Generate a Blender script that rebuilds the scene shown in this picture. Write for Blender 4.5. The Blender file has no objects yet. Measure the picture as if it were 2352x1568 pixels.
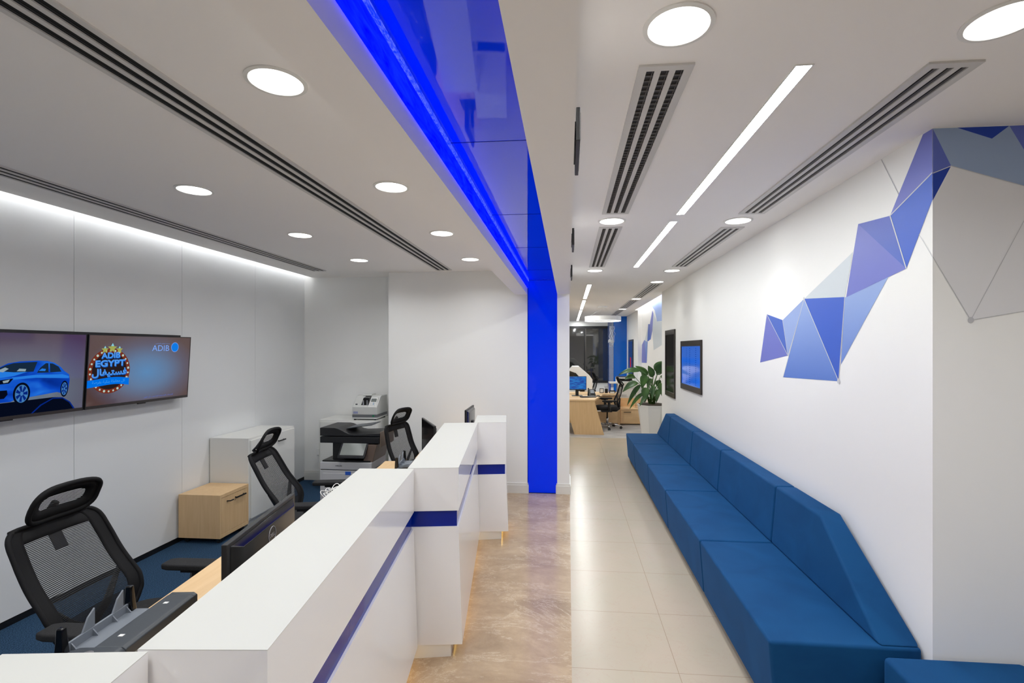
import bpy, bmesh, math, random
from mathutils import Vector, Matrix
from math import sin, cos, pi, radians, atan2, sqrt

SC = bpy.context.scene
COL = SC.collection
random.seed(7)

# ------------------------------------------------------------------ camera, world, exposure
cd = bpy.data.cameras.new('camera')
cam = bpy.data.objects.new('camera', cd)
COL.objects.link(cam)
F_PX = 1126.0
cd.sensor_width = 36.0
cd.lens = F_PX / 2352.0 * 36.0
cd.shift_x = -29.0 / 2352.0
cd.shift_y = 17.0 / 2352.0
cd.clip_start = 0.02
cam.location = (0, 0, 1.79)
cam.rotation_euler = (radians(90), 0, math.atan(100.0 / F_PX))
SC.camera = cam

w = bpy.data.worlds.new('night'); SC.world = w; w.use_nodes = True
w.node_tree.nodes['Background'].inputs[0].default_value = (0.02, 0.025, 0.035, 1)
w.node_tree.nodes['Background'].inputs[1].default_value = 0.4

SC.view_settings.view_transform = 'Standard'
SC.view_settings.look = 'None'
SC.view_settings.exposure = 0.30
SC.view_settings.gamma = 1.0
SC.view_settings.use_curve_mapping = False
SC.cycles.max_bounces = 10
SC.cycles.diffuse_bounces = 7
SC.cycles.glossy_bounces = 5
SC.cycles.transparent_max_bounces = 16
SC.cycles.sample_clamp_indirect = 8
SC.cycles.caustics_reflective = False
SC.cycles.caustics_refractive = False

P_DOWN = 5.0      # watts of each round downlight
L_LINE = 46.0       # of the linear lights
L_COVE = 17.0

# ------------------------------------------------------------------ materials
def S(r, g, b):
    def f(c):
        c /= 255.0
        return c / 12.92 if c <= 0.04045 else ((c + 0.055) / 1.055) ** 2.4
    return (f(r), f(g), f(b), 1.0)

MATS = {}
def mat(name, col, rough=0.5, metal=0.0, spec=0.5, coat=0.0, emit=None, es=1.0):
    if name in MATS: return MATS[name]
    m = bpy.data.materials.new(name); m.use_nodes = True
    b = m.node_tree.nodes['Principled BSDF']
    b.inputs['Base Color'].default_value = col
    b.inputs['Roughness'].default_value = rough
    b.inputs['Metallic'].default_value = metal
    b.inputs['Specular IOR Level'].default_value = spec
    b.inputs['Coat Weight'].default_value = coat
    b.inputs['Coat Roughness'].default_value = 0.05
    if emit is not None:
        b.inputs['Emission Color'].default_value = emit
        b.inputs['Emission Strength'].default_value = es
    MATS[name] = m
    return m

def nt(m):
    t = m.node_tree
    return t, t.nodes, t.links, t.nodes['Principled BSDF']

def ramp(nodes, stops, interp='LINEAR'):
    r = nodes.new('ShaderNodeValToRGB'); r.color_ramp.interpolation = interp
    e = r.color_ramp.elements
    e[0].position, e[0].color = stops[0]
    e[1].position, e[1].color = stops[1]
    for p, c in stops[2:]:
        x = e.new(p); x.color = c
    return r

def coords(nodes, links, scale=(1, 1, 1), rot=(0, 0, 0), kind='Object'):
    tc = nodes.new('ShaderNodeTexCoord'); mp = nodes.new('ShaderNodeMapping')
    mp.inputs['Scale'].default_value = scale; mp.inputs['Rotation'].default_value = rot
    links.new(tc.outputs[kind], mp.inputs['Vector'])
    return mp.outputs['Vector']

def noise(nodes, links, vec, scale, detail=4, rough=0.55, dist=0.0):
    n = nodes.new('ShaderNodeTexNoise')
    n.inputs['Scale'].default_value = scale; n.inputs['Detail'].default_value = detail
    n.inputs['Roughness'].default_value = rough; n.inputs['Distortion'].default_value = dist
    links.new(vec, n.inputs['Vector'])
    return n.outputs['Fac']

def mixc(nodes, links, fac, a, b, blend='MIX'):
    m = nodes.new('ShaderNodeMix'); m.data_type = 'RGBA'; m.blend_type = blend
    for k, v in ((0, fac), (6, a), (7, b)):
        if hasattr(v, 'is_output'): links.new(v, m.inputs[k])
        else: m.inputs[k].default_value = v
    return m.outputs[2]

def bump(nodes, links, b, h, strength=0.2, dist=0.01):
    n = nodes.new('ShaderNodeBump'); n.inputs['Strength'].default_value = strength
    n.inputs['Distance'].default_value = dist
    links.new(h, n.inputs['Height']); links.new(n.outputs[0], b.inputs['Normal'])

def noisy(name, c1, c2, scale, rough, stretch=(1, 1, 1), bmp=0.0, spec=0.5, coat=0.0, detail=5, lo=0.35, hi=0.65):
    if name in MATS: return MATS[name]
    m = mat(name, c1, rough, spec=spec, coat=coat); t, N, Lk, b = nt(m)
    v = coords(N, Lk, stretch)
    f = noise(N, Lk, v, scale, detail)
    r = ramp(N, [(lo, c1), (hi, c2)])
    Lk.new(f, r.inputs[0]); Lk.new(r.outputs[0], b.inputs['Base Color'])
    if bmp: bump(N, Lk, b, f, bmp, 0.004)
    return m

M = {}
M['wall'] = mat('white_wall_paint', S(243, 243, 241), 0.6)
M['ceil'] = mat('ceiling_paint', S(246, 243, 240), 0.75)
M['trim'] = mat('white_trim', S(228, 227, 222), 0.4)
M['lacquer'] = mat('glossy_wall_panel', S(224, 226, 227), 0.24, spec=0.16)
M['solid'] = mat('counter_solid_surface', S(200, 200, 194), 0.42, spec=0.3)
M['solidface'] = mat('counter_front_lacquer', S(238, 237, 236), 0.10, spec=0.5)
M['black'] = mat('black_plastic', S(22, 22, 24), 0.4)
M['blackgloss'] = mat('black_gloss', S(10, 10, 12), 0.12)
M['dark'] = mat('dark_recess', S(8, 8, 9), 0.8)
M['darkfabric'] = noisy('black_fabric', S(18, 18, 20), S(34, 34, 36), 300, 0.9, bmp=0.2)
M['grey'] = mat('grey_plastic', S(120, 126, 134), 0.45)
M['dgrey'] = mat('dark_grey_plastic', S(60, 65, 70), 0.42)
M['lgrey'] = mat('light_grey_plastic', S(200, 201, 198), 0.4)
M['silver'] = mat('printer_silver', S(190, 190, 192), 0.4)
M['white'] = mat('white_plastic', S(232, 232, 230), 0.35)
M['cab'] = mat('white_laminate', S(222, 222, 218), 0.4)
M['chrome'] = mat('polished_metal', S(205, 205, 208), 0.2, metal=1.0)
M['bronze'] = mat('brown_printer_side', S(122, 104, 92), 0.35)
M['ventwhite'] = mat('vent_frame_paint', S(205, 203, 200), 0.5)
M['ventdark'] = mat('vent_dark', S(26, 25, 24), 0.6)
M['ventgrey'] = mat('vent_blade_grey', S(76, 72, 68), 0.5)
M['skirt'] = mat('black_skirting', S(20, 20, 22), 0.4)

def emis(name, c, s):
    if name in MATS: return MATS[name]
    m = bpy.data.materials.new(name); m.use_nodes = True
    n = m.node_tree.nodes; n.clear()
    e = n.new('ShaderNodeEmission'); e.inputs[0].default_value = c; e.inputs[1].default_value = s
    o = n.new('ShaderNodeOutputMaterial'); m.node_tree.links.new(e.outputs[0], o.inputs[0])
    MATS[name] = m
    return m
M['lamp'] = emis('downlight_diffuser', (1.0, 0.99, 0.96, 1), 4.0)
M['line'] = emis('linear_diffuser', (0.965, 0.99, 0.985, 1), L_LINE)
M['cove'] = emis('cove_led', (0.96, 0.98, 1.0, 1), L_COVE)
M['warm'] = emis('warm_led', (1.0, 0.62, 0.16, 1), 6)
M['ringlamp'] = emis('ring_diffuser', (1, 0.99, 0.97, 1), 2.5)

# velvet
m = mat('blue_velvet', S(20, 84, 148), 0.75, spec=0.15); t, N, Lk, b = nt(m)
b.inputs['Sheen Weight'].default_value = 0.25; b.inputs['Sheen Roughness'].default_value = 0.45
b.inputs['Sheen Tint'].default_value = S(70, 130, 200)
v = coords(N, Lk); f = noise(N, Lk, v, 3.2, 3, 0.5, 0.8)
r = ramp(N, [(0.3, S(8, 62, 108)), (0.7, S(14, 72, 120))]); Lk.new(f, r.inputs[0]); Lk.new(r.outputs[0], b.inputs['Base Color'])
f2 = noise(N, Lk, v, 900, 2); bump(N, Lk, b, f2, 0.12, 0.001)
M['velvet'] = m

# blue glass panels
M['bglass'] = mat('blue_glass', S(0, 66, 235), 0.03, spec=0.6)
M['bpillar'] = mat('blue_pillar_glass', S(0, 40, 190), 0.05, spec=0.22, emit=(0.0, 0.022, 0.8, 1), es=0.38)
M['bstrip'] = mat('blue_strip_glass', S(0, 32, 136), 0.05, spec=0.3)
m = emis('blue_led_glow', (0.0, 0.02, 1.0, 1), 1.0); N = m.node_tree.nodes; Lk = m.node_tree.links
v = coords(N, Lk, (6, 1.2, 6)); f = noise(N, Lk, v, 5, 4, 0.6, 1.0)
r = ramp(N, [(0.3, (0.0, 0.0, 1.0, 1)), (0.85, (0.002, 0.012, 1.0, 1))]); Lk.new(f, r.inputs[0])
e = [n for n in N if n.type == 'EMISSION'][0]; Lk.new(r.outputs[0], e.inputs[0]); e.inputs[1].default_value = 2.4
M['bglow'] = m
m = emis('blue_led_edge', (0.12, 0.16, 1.0, 1), 1.1); N = m.node_tree.nodes; Lk = m.node_tree.links
v = coords(N, Lk, (10, 3, 10)); f = noise(N, Lk, v, 9, 6, 0.7, 1.5)
r = ramp(N, [(0.42, (0.005, 0.03, 1.0, 1)), (0.66, (0.10, 0.14, 1.0, 1))]); Lk.new(f, r.inputs[0])
e = [n for n in N if n.type == 'EMISSION'][0]; Lk.new(r.outputs[0], e.inputs[0])
M['bedge'] = m

# beige polished tile, 0.61 m grid anchored on world axes
m = mat('beige_tile', S(214, 200, 182), 0.24, spec=0.34); t, N, Lk, b = nt(m)
tc = N.new('ShaderNodeTexCoord'); sep = N.new('ShaderNodeSeparateXYZ'); Lk.new(tc.outputs['Object'], sep.inputs[0])
def gridline(src, off, per, wd):
    a = N.new('ShaderNodeMath'); a.operation = 'SUBTRACT'; Lk.new(src, a.inputs[0]); a.inputs[1].default_value = off
    d = N.new('ShaderNodeMath'); d.operation = 'DIVIDE'; Lk.new(a.outputs[0], d.inputs[0]); d.inputs[1].default_value = per
    fr = N.new('ShaderNodeMath'); fr.operation = 'FRACT'; Lk.new(d.outputs[0], fr.inputs[0])
    s = N.new('ShaderNodeMath'); s.operation = 'SUBTRACT'; Lk.new(fr.outputs[0], s.inputs[0]); s.inputs[1].default_value = 0.5
    ab = N.new('ShaderNodeMath'); ab.operation = 'ABSOLUTE'; Lk.new(s.outputs[0], ab.inputs[0])
    g = N.new('ShaderNodeMath'); g.operation = 'GREATER_THAN'; Lk.new(ab.outputs[0], g.inputs[0]); g.inputs[1].default_value = 0.5 - wd / per / 2
    return g.outputs[0]
gx = gridline(sep.outputs[0], 0.0, 0.6085, 0.003); gy = gridline(sep.outputs[1], 2.769, 0.6095, 0.003)
mx = N.new('ShaderNodeMath'); mx.operation = 'MAXIMUM'; Lk.new(gx, mx.inputs[0]); Lk.new(gy, mx.inputs[1])
v = coords(N, Lk, (1, 1, 1))
f = noise(N, Lk, v, 2.2, 3); r = ramp(N, [(0.3, S(184, 170, 153)), (0.7, S(178, 169, 150))]); Lk.new(f, r.inputs[0])
f3 = noise(N, Lk, v, 3.0, 7, 0.65, 2.0)
sb = N.new('ShaderNodeMath'); sb.operation = 'SUBTRACT'; Lk.new(f3, sb.inputs[0]); sb.inputs[1].default_value = 0.5
ab = N.new('ShaderNodeMath'); ab.operation = 'ABSOLUTE'; Lk.new(sb.outputs[0], ab.inputs[0])
rv = ramp(N, [(0.0, (1, 1, 1, 1)), (0.006, (0, 0, 0, 1))]); Lk.new(ab.outputs[0], rv.inputs[0])
vm = N.new('ShaderNodeMath'); vm.operation = 'MULTIPLY'; Lk.new(rv.outputs[0], vm.inputs[0]); vm.inputs[1].default_value = 0.35
c1 = mixc(N, Lk, vm.outputs[0], r.outputs[0], S(176, 146, 124))
c2 = mixc(N, Lk, mx.outputs[0], c1, S(150, 132, 112))
Lk.new(c2, b.inputs['Base Color'])
M['tile'] = m

# brown marble
m = mat('brown_marble', S(178, 150, 126), 0.16, spec=0.4); t, N, Lk, b = nt(m)
v = coords(N, Lk, (1, 1.7, 1), (0, 0, 0.35))
f = noise(N, Lk, v, 1.7, 8, 0.68, 0.5)
r = ramp(N, [(0.3, S(150, 128, 104)), (0.45, S(172, 149, 122)), (0.6, S(188, 165, 136)), (0.75, S(170, 149, 128))]); Lk.new(f, r.inputs[0])
g = noise(N, Lk, v, 1.5, 10, 0.78, 0.7)
sb = N.new('ShaderNodeMath'); sb.operation = 'SUBTRACT'; Lk.new(g, sb.inputs[0]); sb.inputs[1].default_value = 0.5
ab = N.new('ShaderNodeMath'); ab.operation = 'ABSOLUTE'; Lk.new(sb.outputs[0], ab.inputs[0])
rv = ramp(N, [(0.0, (0.62, 0.62, 0.62, 1)), (0.011, (0, 0, 0, 1))]); Lk.new(ab.outputs[0], rv.inputs[0])
v2 = coords(N, Lk, (1, 1, 1), (0, 0, 0.9)); g2 = noise(N, Lk, v2, 9, 10, 0.8, 0.3)
r2 = ramp(N, [(0.45, (0, 0, 0, 1)), (0.75, (0.5, 0.5, 0.5, 1))]); Lk.new(g2, r2.inputs[0])
c1 = mixc(N, Lk, r2.outputs[0], r.outputs[0], S(146, 121, 98))
c2 = mixc(N, Lk, rv.outputs[0], c1, S(216, 200, 176))
Lk.new(c2, b.inputs['Base Color'])
M['marble'] = m

M['carpet'] = noisy('blue_carpet', S(28, 42, 60), S(62, 94, 126), 120, 0.95, (1, 2.6, 1), bmp=0.5, spec=0.1, lo=0.38, hi=0.64)
m = noisy('grey_streaked_carpet', S(140, 136, 134), S(204, 200, 195), 6, 0.95, (0.35, 14, 1), bmp=0.2, spec=0.1, lo=0.4, hi=0.62); M['gcarpet'] = m

def wood(name, c1, c2, axis):
    sc = {'x': (0.7, 9, 9), 'y': (9, 0.7, 9), 'z': (9, 9, 0.7)}[axis]
    return noisy(name, c1, c2, 4, 0.42, sc, bmp=0.02, detail=7, lo=0.3, hi=0.7)
M['woodz'] = wood('oak_upright', S(216, 180, 132), S(226, 192, 146), 'z')
M['woody'] = wood('oak_lengthwise', S(222, 186, 138), S(232, 198, 152), 'y')
M['woodx'] = wood('oak_crosswise', S(222, 186, 138), S(232, 198, 152), 'x')

def striped(name, c, per, duty, axis=2):
    m = bpy.data.materials.new(name); m.use_nodes = True; t, N, Lk, b = nt(m)
    b.inputs['Base Color'].default_value = c; b.inputs['Roughness'].default_value = 0.8
    tc = N.new('ShaderNodeTexCoord'); sep = N.new('ShaderNodeSeparateXYZ'); Lk.new(tc.outputs['Object'], sep.inputs[0])
    d = N.new('ShaderNodeMath'); d.operation = 'DIVIDE'; Lk.new(sep.outputs[axis], d.inputs[0]); d.inputs[1].default_value = per
    fr = N.new('ShaderNodeMath'); fr.operation = 'FRACT'; Lk.new(d.outputs[0], fr.inputs[0])
    g = N.new('ShaderNodeMath'); g.operation = 'LESS_THAN'; Lk.new(fr.outputs[0], g.inputs[0]); g.inputs[1].default_value = duty
    Lk.new(g.outputs[0], b.inputs['Alpha'])
    return m
M['mesh'] = striped('chair_mesh', S(20, 20, 22), 0.0066, 0.60)
M['meshd'] = striped('chair_mesh_dense', S(16, 16, 18), 0.0066, 0.9)
M['chairband'] = mat('chair_band_fabric', S(17, 17, 19), 0.75, spec=0.25)

m = mat('leaf', S(40, 78, 38), 0.32, spec=0.5); t, N, Lk, b = nt(m)
v = coords(N, Lk); f = noise(N, Lk, v, 5, 3); r = ramp(N, [(0.3, S(30, 66, 36)), (0.7, S(74, 116, 48))]); Lk.new(f, r.inputs[0]); Lk.new(r.outputs[0], b.inputs['Base Color'])
M['leaf'] = m
M['stem'] = mat('stem', S(70, 104, 44), 0.4)
M['soil'] = noisy('soil', S(50, 40, 32), S(80, 66, 52), 60, 0.95, bmp=0.6)
M['nightglass'] = mat('night_window_glass', S(44, 44, 43), 0.03, spec=1.0, coat=1.0)
M['farblue'] = mat('far_blue_panel', S(0, 104, 210), 0.12, spec=0.5)

# ------------------------------------------------------------------ geometry helpers
def root_loc(o):
    while o.parent: o = o.parent
    return o.location.copy()

class MB:
    def __init__(s): s.v = []; s.f = []; s.m = []
    def add(s, vs, fs, mi=0):
        o = len(s.v); s.v += [tuple(p) for p in vs]
        for f in fs: s.f.append(tuple(i + o for i in f)); s.m.append(mi)
        return s
    def box(s, x0, y0, z0, x1, y1, z1, mi=0):
        x0, x1 = min(x0, x1), max(x0, x1); y0, y1 = min(y0, y1), max(y0, y1); z0, z1 = min(z0, z1), max(z0, z1)
        return s.hexa([(x0, y0, z0), (x1, y0, z0), (x1, y1, z0), (x0, y1, z0), (x0, y0, z1), (x1, y0, z1), (x1, y1, z1), (x0, y1, z1)], mi)
    def hexa(s, p, mi=0):
        return s.add(p, [(3, 2, 1, 0), (4, 5, 6, 7), (0, 1, 5, 4), (1, 2, 6, 5), (2, 3, 7, 6), (3, 0, 4, 7)], mi)
    def prism(s, poly, z0, z1, mi=0, top=None):
        n = len(poly); tp = top or poly
        vs = [(x, y, z0) for x, y in poly] + [(x, y, z1) for x, y in tp]
        fs = [tuple(range(n - 1, -1, -1)), tuple(range(n, 2 * n))] + [(i, (i + 1) % n, (i + 1) % n + n, i + n) for i in range(n)]
        return s.add(vs, fs, mi)
    def extr(s, poly, ax, a, b, mi=0):
        """polygon in the two other axes, extruded along ax from a to b"""
        n = len(poly)
        def P(u, v, w):
            return {'x': (w, u, v), 'y': (u, w, v), 'z': (u, v, w)}[ax]
        vs = [P(u, v, a) for u, v in poly] + [P(u, v, b) for u, v in poly]
        fs = [tuple(range(n - 1, -1, -1)), tuple(range(n, 2 * n))] + [(i, (i + 1) % n, (i + 1) % n + n, i + n) for i in range(n)]
        return s.add(vs, fs, mi)
    def quad(s, a, b, c, d, mi=0): return s.add([a, b, c, d], [(0, 1, 2, 3)], mi)
    def poly(s, pts, mi=0): return s.add(pts, [tuple(range(len(pts)))], mi)
    def tube(s, pts, r, seg=8, mi=0, cap=True, closed=False, flat=None):
        pts = [Vector(p) for p in pts]; n = len(pts); rs = r if isinstance(r, (list, tuple)) else [r] * n
        rings = []; up = None
        for i, p in enumerate(pts):
            if closed: d = pts[(i + 1) % n] - pts[i - 1]
            else: d = pts[min(i + 1, n - 1)] - pts[max(i - 1, 0)]
            d.normalize()
            if up is None:
                up = Vector((0, 0, 1)) if abs(d.z) < 0.9 else Vector((1, 0, 0))
            a = d.cross(up)
            if a.length < 1e-4: a = d.cross(Vector((0, 1, 0)))
            a.normalize(); b2 = a.cross(d).normalized(); up = b2
            k = flat or 1.0
            rings.append([p + a * rs[i] * cos(2 * pi * j / seg) + b2 * rs[i] * k * sin(2 * pi * j / seg) for j in range(seg)])
        vs = [q for rg in rings for q in rg]; fs = []
        m_ = n if closed else n - 1
        for i in range(m_):
            for j in range(seg):
                a0 = i * seg + j; a1 = i * seg + (j + 1) % seg; b0 = ((i + 1) % n) * seg + j; b1 = ((i + 1) % n) * seg + (j + 1) % seg
                fs.append((a0, a1, b1, b0))
        if cap and not closed:
            fs.append(tuple(range(seg - 1, -1, -1))); fs.append(tuple(range((n - 1) * seg, n * seg)))
        return s.add(vs, fs, mi)
    def lathe(s, prof, c=(0, 0, 0), seg=32, mi=0, cap=True):
        vs = []; fs = []
        for r, z in prof:
            for j in range(seg): vs.append((c[0] + r * cos(2 * pi * j / seg), c[1] + r * sin(2 * pi * j / seg), c[2] + z))
        for i in range(len(prof) - 1):
            for j in range(seg):
                fs.append((i * seg + j, i * seg + (j + 1) % seg, (i + 1) * seg + (j + 1) % seg, (i + 1) * seg + j))
        if cap:
            fs.append(tuple(range(seg - 1, -1, -1))); fs.append(tuple(range((len(prof) - 1) * seg, len(prof) * seg)))
        return s.add(vs, fs, mi)
    def xform(s, mtx):
        s.v = [tuple(mtx @ Vector(p)) for p in s.v]; return s
    def build(s, name, mats, parent=None, world=False, bevel=0, smooth=False, seg=2, solid=0):
        me = bpy.data.meshes.new(name)
        vs = s.v
        if world and parent is not None:
            o = root_loc(parent); vs = [(x - o.x, y - o.y, z - o.z) for x, y, z in vs]
        me.from_pydata(vs, [], s.f)
        if not isinstance(mats, (list, tuple)): mats = [mats]
        for m_ in mats: me.materials.append(m_)
        for p, i in zip(me.polygons, s.m): p.material_index = i
        bm = bmesh.new(); bm.from_mesh(me); bmesh.ops.recalc_face_normals(bm, faces=bm.faces); bm.to_mesh(me); bm.free()
        if smooth: 
            for p in me.polygons: p.use_smooth = True
        ob = bpy.data.objects.new(name, me); COL.objects.link(ob)
        if parent is not None: ob.parent = parent
        if solid:
            md = ob.modifiers.new('solid', 'SOLIDIFY'); md.thickness = solid; md.offset = 0
        if bevel:
            md = ob.modifiers.new('bevel', 'BEVEL'); md.width = bevel; md.segments = seg; md.limit_method = 'ANGLE'; md.angle_limit = radians(35)
            if bevel >= 0.004:
                for p in me.polygons: p.use_smooth = True
                wn = ob.modifiers.new('wn', 'WEIGHTED_NORMAL'); wn.keep_sharp = False
        return ob

def tag(o, label=None, cat=None, group=None, kind=None):
    if label: o['label'] = label
    if cat: o['category'] = cat
    if group: o['group'] = group
    if kind: o['kind'] = kind
    return o

def thing(name, loc, label, cat, group=None, rz=0):
    o = bpy.data.objects.new(name, None); COL.objects.link(o)
    o.location = loc; o.rotation_euler = (0, 0, rz); o.empty_display_size = 0.1
    return tag(o, label, cat, group)

def struct(name, mb, mats, **k):
    return tag(mb.build(name, mats, **k), kind='structure')

def dup(root, loc, rz=None, label=None, group=None):
    r = root.copy(); COL.objects.link(r); r.location = loc
    if rz is not None: r.rotation_euler = (0, 0, rz)
    if label: r['label'] = label
    if group: r['group'] = group
    for ch in list(root.children):
        c = ch.copy(); COL.objects.link(c); c.parent = r
        for g in list(ch.children):
            d = g.copy(); COL.objects.link(d); d.parent = c
    return r

def text_mb(body, mtx, width=None, height=None, mi=0, mb=None, bold=0.0, shear=0.0):
    """lettering as flat geometry: local x to the right, y up, fitted to width x height and centred, then mtx"""
    c = bpy.data.curves.new('txt', 'FONT'); c.body = body; c.offset = bold; c.shear = shear; c.resolution_u = 4
    o = bpy.data.objects.new('txt', c); COL.objects.link(o)
    bpy.context.view_layer.update()
    me = bpy.data.meshes.new_from_object(o.evaluated_get(bpy.context.evaluated_depsgraph_get()))
    bpy.data.objects.remove(o)
    vs = [v.co.copy() for v in me.vertices]
    x0 = min(v.x for v in vs); x1 = max(v.x for v in vs); y0 = min(v.y for v in vs); y1 = max(v.y for v in vs)
    sx = (width / (x1 - x0)) if width else None; sy = (height / (y1 - y0)) if height else None
    sx = sx or sy; sy = sy or sx
    out = [mtx @ Vector(((v.x - (x0 + x1) / 2) * sx, (v.y - (y0 + y1) / 2) * sy, 0)) for v in vs]
    mb = mb or MB()
    mb.add(out, [tuple(p.vertices) for p in me.polygons], mi)
    bpy.data.meshes.remove(me)
    return mb

def frame_mtx(origin, ex, ey):
    ex = Vector(ex).normalized(); ey = Vector(ey).normalized(); ez = ex.cross(ey)
    m_ = Matrix((ex, ey, ez)).transposed().to_4x4(); m_.translation = Vector(origin)
    return m_

# ------------------------------------------------------------------ the setting
HL, HR = 2.765, 2.775
XW, XL = 1.62, -3.60
YN = -3.2
struct('floor', MB().box(0.02, YN, -0.1, 5.2, 9.97, 0), M['tile'])
struct('floor', MB().box(-1.0, YN, -0.1, 0.02, 6.07, 0), M['marble'])
struct('floor', MB().box(XL - 0.1, YN, -0.1, -1.0, 6.5, 0), M['carpet'])
struct('floor', MB().box(-3.2, 9.97, -0.1, 2.2, 17.5, 0), M['gcarpet'])
struct('floor', MB().box(-3.2, 6.5, -0.1, 0.02, 9.97, 0), M['tile'])
# ceilings
c = MB().box(-3.49, YN, HL, -0.66, 6.43, HL + 0.06)
struct('ceiling', c, M['ceil'])
c = MB().box(0.02, YN, HR, 5.2, 2.34, HR + 0.06).box(0.02, 2.34, HR, 1.69, 17.4, HR + 0.06).box(-3.2, 6.45, HR, 0.02, 17.4, HR + 0.06).box(1.69, 12.7, HR, 2.0, 17.4, HR + 0.06).box(1.66, 12.7, HR + 0.06, 2.1, 12.76, 3.0)
struct('ceiling', c, M['ceil'])
struct('ceiling', MB().box(-3.75, YN, 2.97, -3.3, 6.5, 3.03).box(-3.49, YN, HL + 0.06, -3.46, 6.43, 2.97), M['ceil'])
struct('ceiling', MB().box(1.6, 8.6, 2.97, 2.1, 12.8, 3.03).box(1.66, 8.69, HR + 0.06, 1.69, 12.7, 2.97), M['ceil'])
# dropped beam either side of the blue channel
ZB = 2.465
struct('ceiling', MB().box(-0.66, YN, ZB, -0.505, 6.07, 2.80), M['ceil'])
struct('ceiling', MB().box(-0.135, YN, ZB, 0.02, 6.07, 2.80), M['ceil'])
# left glossy panels
ys = [YN, -1.9, -0.8, 0.25, 1.26, 2.27, 3.28, 4.286, 5.363, 6.43]
pb = MB().box(-3.70, YN, 0, -3.612, 6.5, 2.97, 1)
for a, b2 in zip(ys, ys[1:]): pb.box(-3.612, a + 0.0015, 0.045, -3.60, b2 - 0.0015, 2.95, 0)
struct('wall_left', pb, [M['lacquer'], M['dark']])
struct('baseboard_left', MB().box(-3.608, YN, 0, -3.598, 6.43, 0.04), M['skirt'])
# back walls of the counter area
struct('wall_back', MB().box(-3.61, 6.43, 0, -2.28, 6.55, 2.97), M['wall'])
struct('wall_back', MB().box(-2.28, 6.07, 0, -0.505, 6.55, 2.80), M['wall'])
struct('wall_back', MB().box(-0.135, 6.07, 0, 0.016, 6.55, 2.80).box(-0.505, 6.15, 0, -0.135, 6.55, 2.80), M['wall'])
def skirting(a, b2, n, name='baseboard_back'):
    """two-step skirting from a to b, n = outward normal"""
    (x0, y0), (x1, y1) = a, b2
    mb = MB()
    for t_, z0, z1 in ((0.016, 0, 0.10), (0.009, 0.10, 0.125)):
        p = [(x0, y0), (x1, y1), (x1 + n[0] * t_, y1 + n[1] * t_), (x0 + n[0] * t_, y0 + n[1] * t_)]
        mb.prism(p, z0, z1)
    return struct(name, mb, M['trim'])
skirting((-3.6, 6.43), (-2.28, 6.43), (0, -1)); skirting((-2.28, 6.07), (-0.5, 6.07), (0, -1))
skirting((-0.145, 6.07), (0.016, 6.07), (0, -1)); skirting((0.016, 6.054), (0.016, 6.55), (1, 0))
skirting((-0.505, 6.056), (-0.505, 6.15), (1, 0)); skirting((-0.135, 6.056), (-0.135, 6.15), (-1, 0))
# right wall, its end and the return facing the camera
struct('wall_right', MB().box(XW, 2.34, 0, 5.2, 8.69, HR), M['wall'])
struct('wall_right', MB().box(1.87, 8.69, 0, 2.1, 12.7, 2.97), M['wall'])
struct('wall_right', MB().box(1.77, 12.7, 0, 2.1, 17.5, HR), M['wall'])
struct('wall_side', MB().box(5.2, YN, 0, 5.3, 2.34, HR), M['wall'])
struct('wall_behind', MB().box(-3.7, YN - 0.1, 0, 5.3, YN, 2.97), M['wall'])
struct('wall_far', MB().box(-3.3, 6.5, 0, -3.2, 17.5, HR), M['wall'])
struct('wall_far', MB().box(-3.2, 17.4, 0, 1.77, 17.5, 0.72).box(-3.2, 17.4, 2.59, 1.77, 17.5, HR), M['wall'])
struct('baseboard_right', MB().box(XW - 0.012, 8.1, 0, XW, 8.69, 0.1), M['trim'])

# blue channel: glossy panel overhead, lit glowing side, upright glass panel on the pillar
bt = thing('blue_light_channel', (-0.32, 3, 2.645), 'long glowing blue glass channel running overhead along the white beam above the counters', 'light feature')
mb = MB().box(-0.5045, YN, 2.645, -0.1355, 6.069, 2.66)
mb.build('glass_panel', M['bglass'], bt, world=True)
MB().box(-0.5049, YN, 2.548, -0.493, 6.069, 2.628).build('light_strip', M['bglow'], bt, world=True)
MB().box(-0.5045, YN, 2.628, -0.485, 6.069, 2.6445).build('lit_edge', M['bedge'], bt, world=True)
for y in (0.9, 2.0, 3.1, 4.12, 5.3):
    MB().box(-0.49, y, 2.6435, -0.136, y + 0.003, 2.6452).build('panel_joint', M['bstrip'], bt, world=True)
bp = thing('blue_pillar_panel', (-0.32, 6.1, 0.0), 'tall upright glowing blue glass panel set in the white pillar behind the counters', 'light feature')
MB().box(-0.5045, 6.10, 0.0, -0.1355, 6.115, 2.645).build('glass_panel', M['bpillar'], bp, world=True)
MB().box(-0.5045, 6.085, 0.0, -0.499, 6.0995, 2.64).build('edge_trim', M['bstrip'], bp, world=True)
MB().box(-0.141, 6.085, 0.0, -0.1355, 6.0995, 2.64).build('edge_trim', M['bpillar'], bp, world=True)

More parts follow.
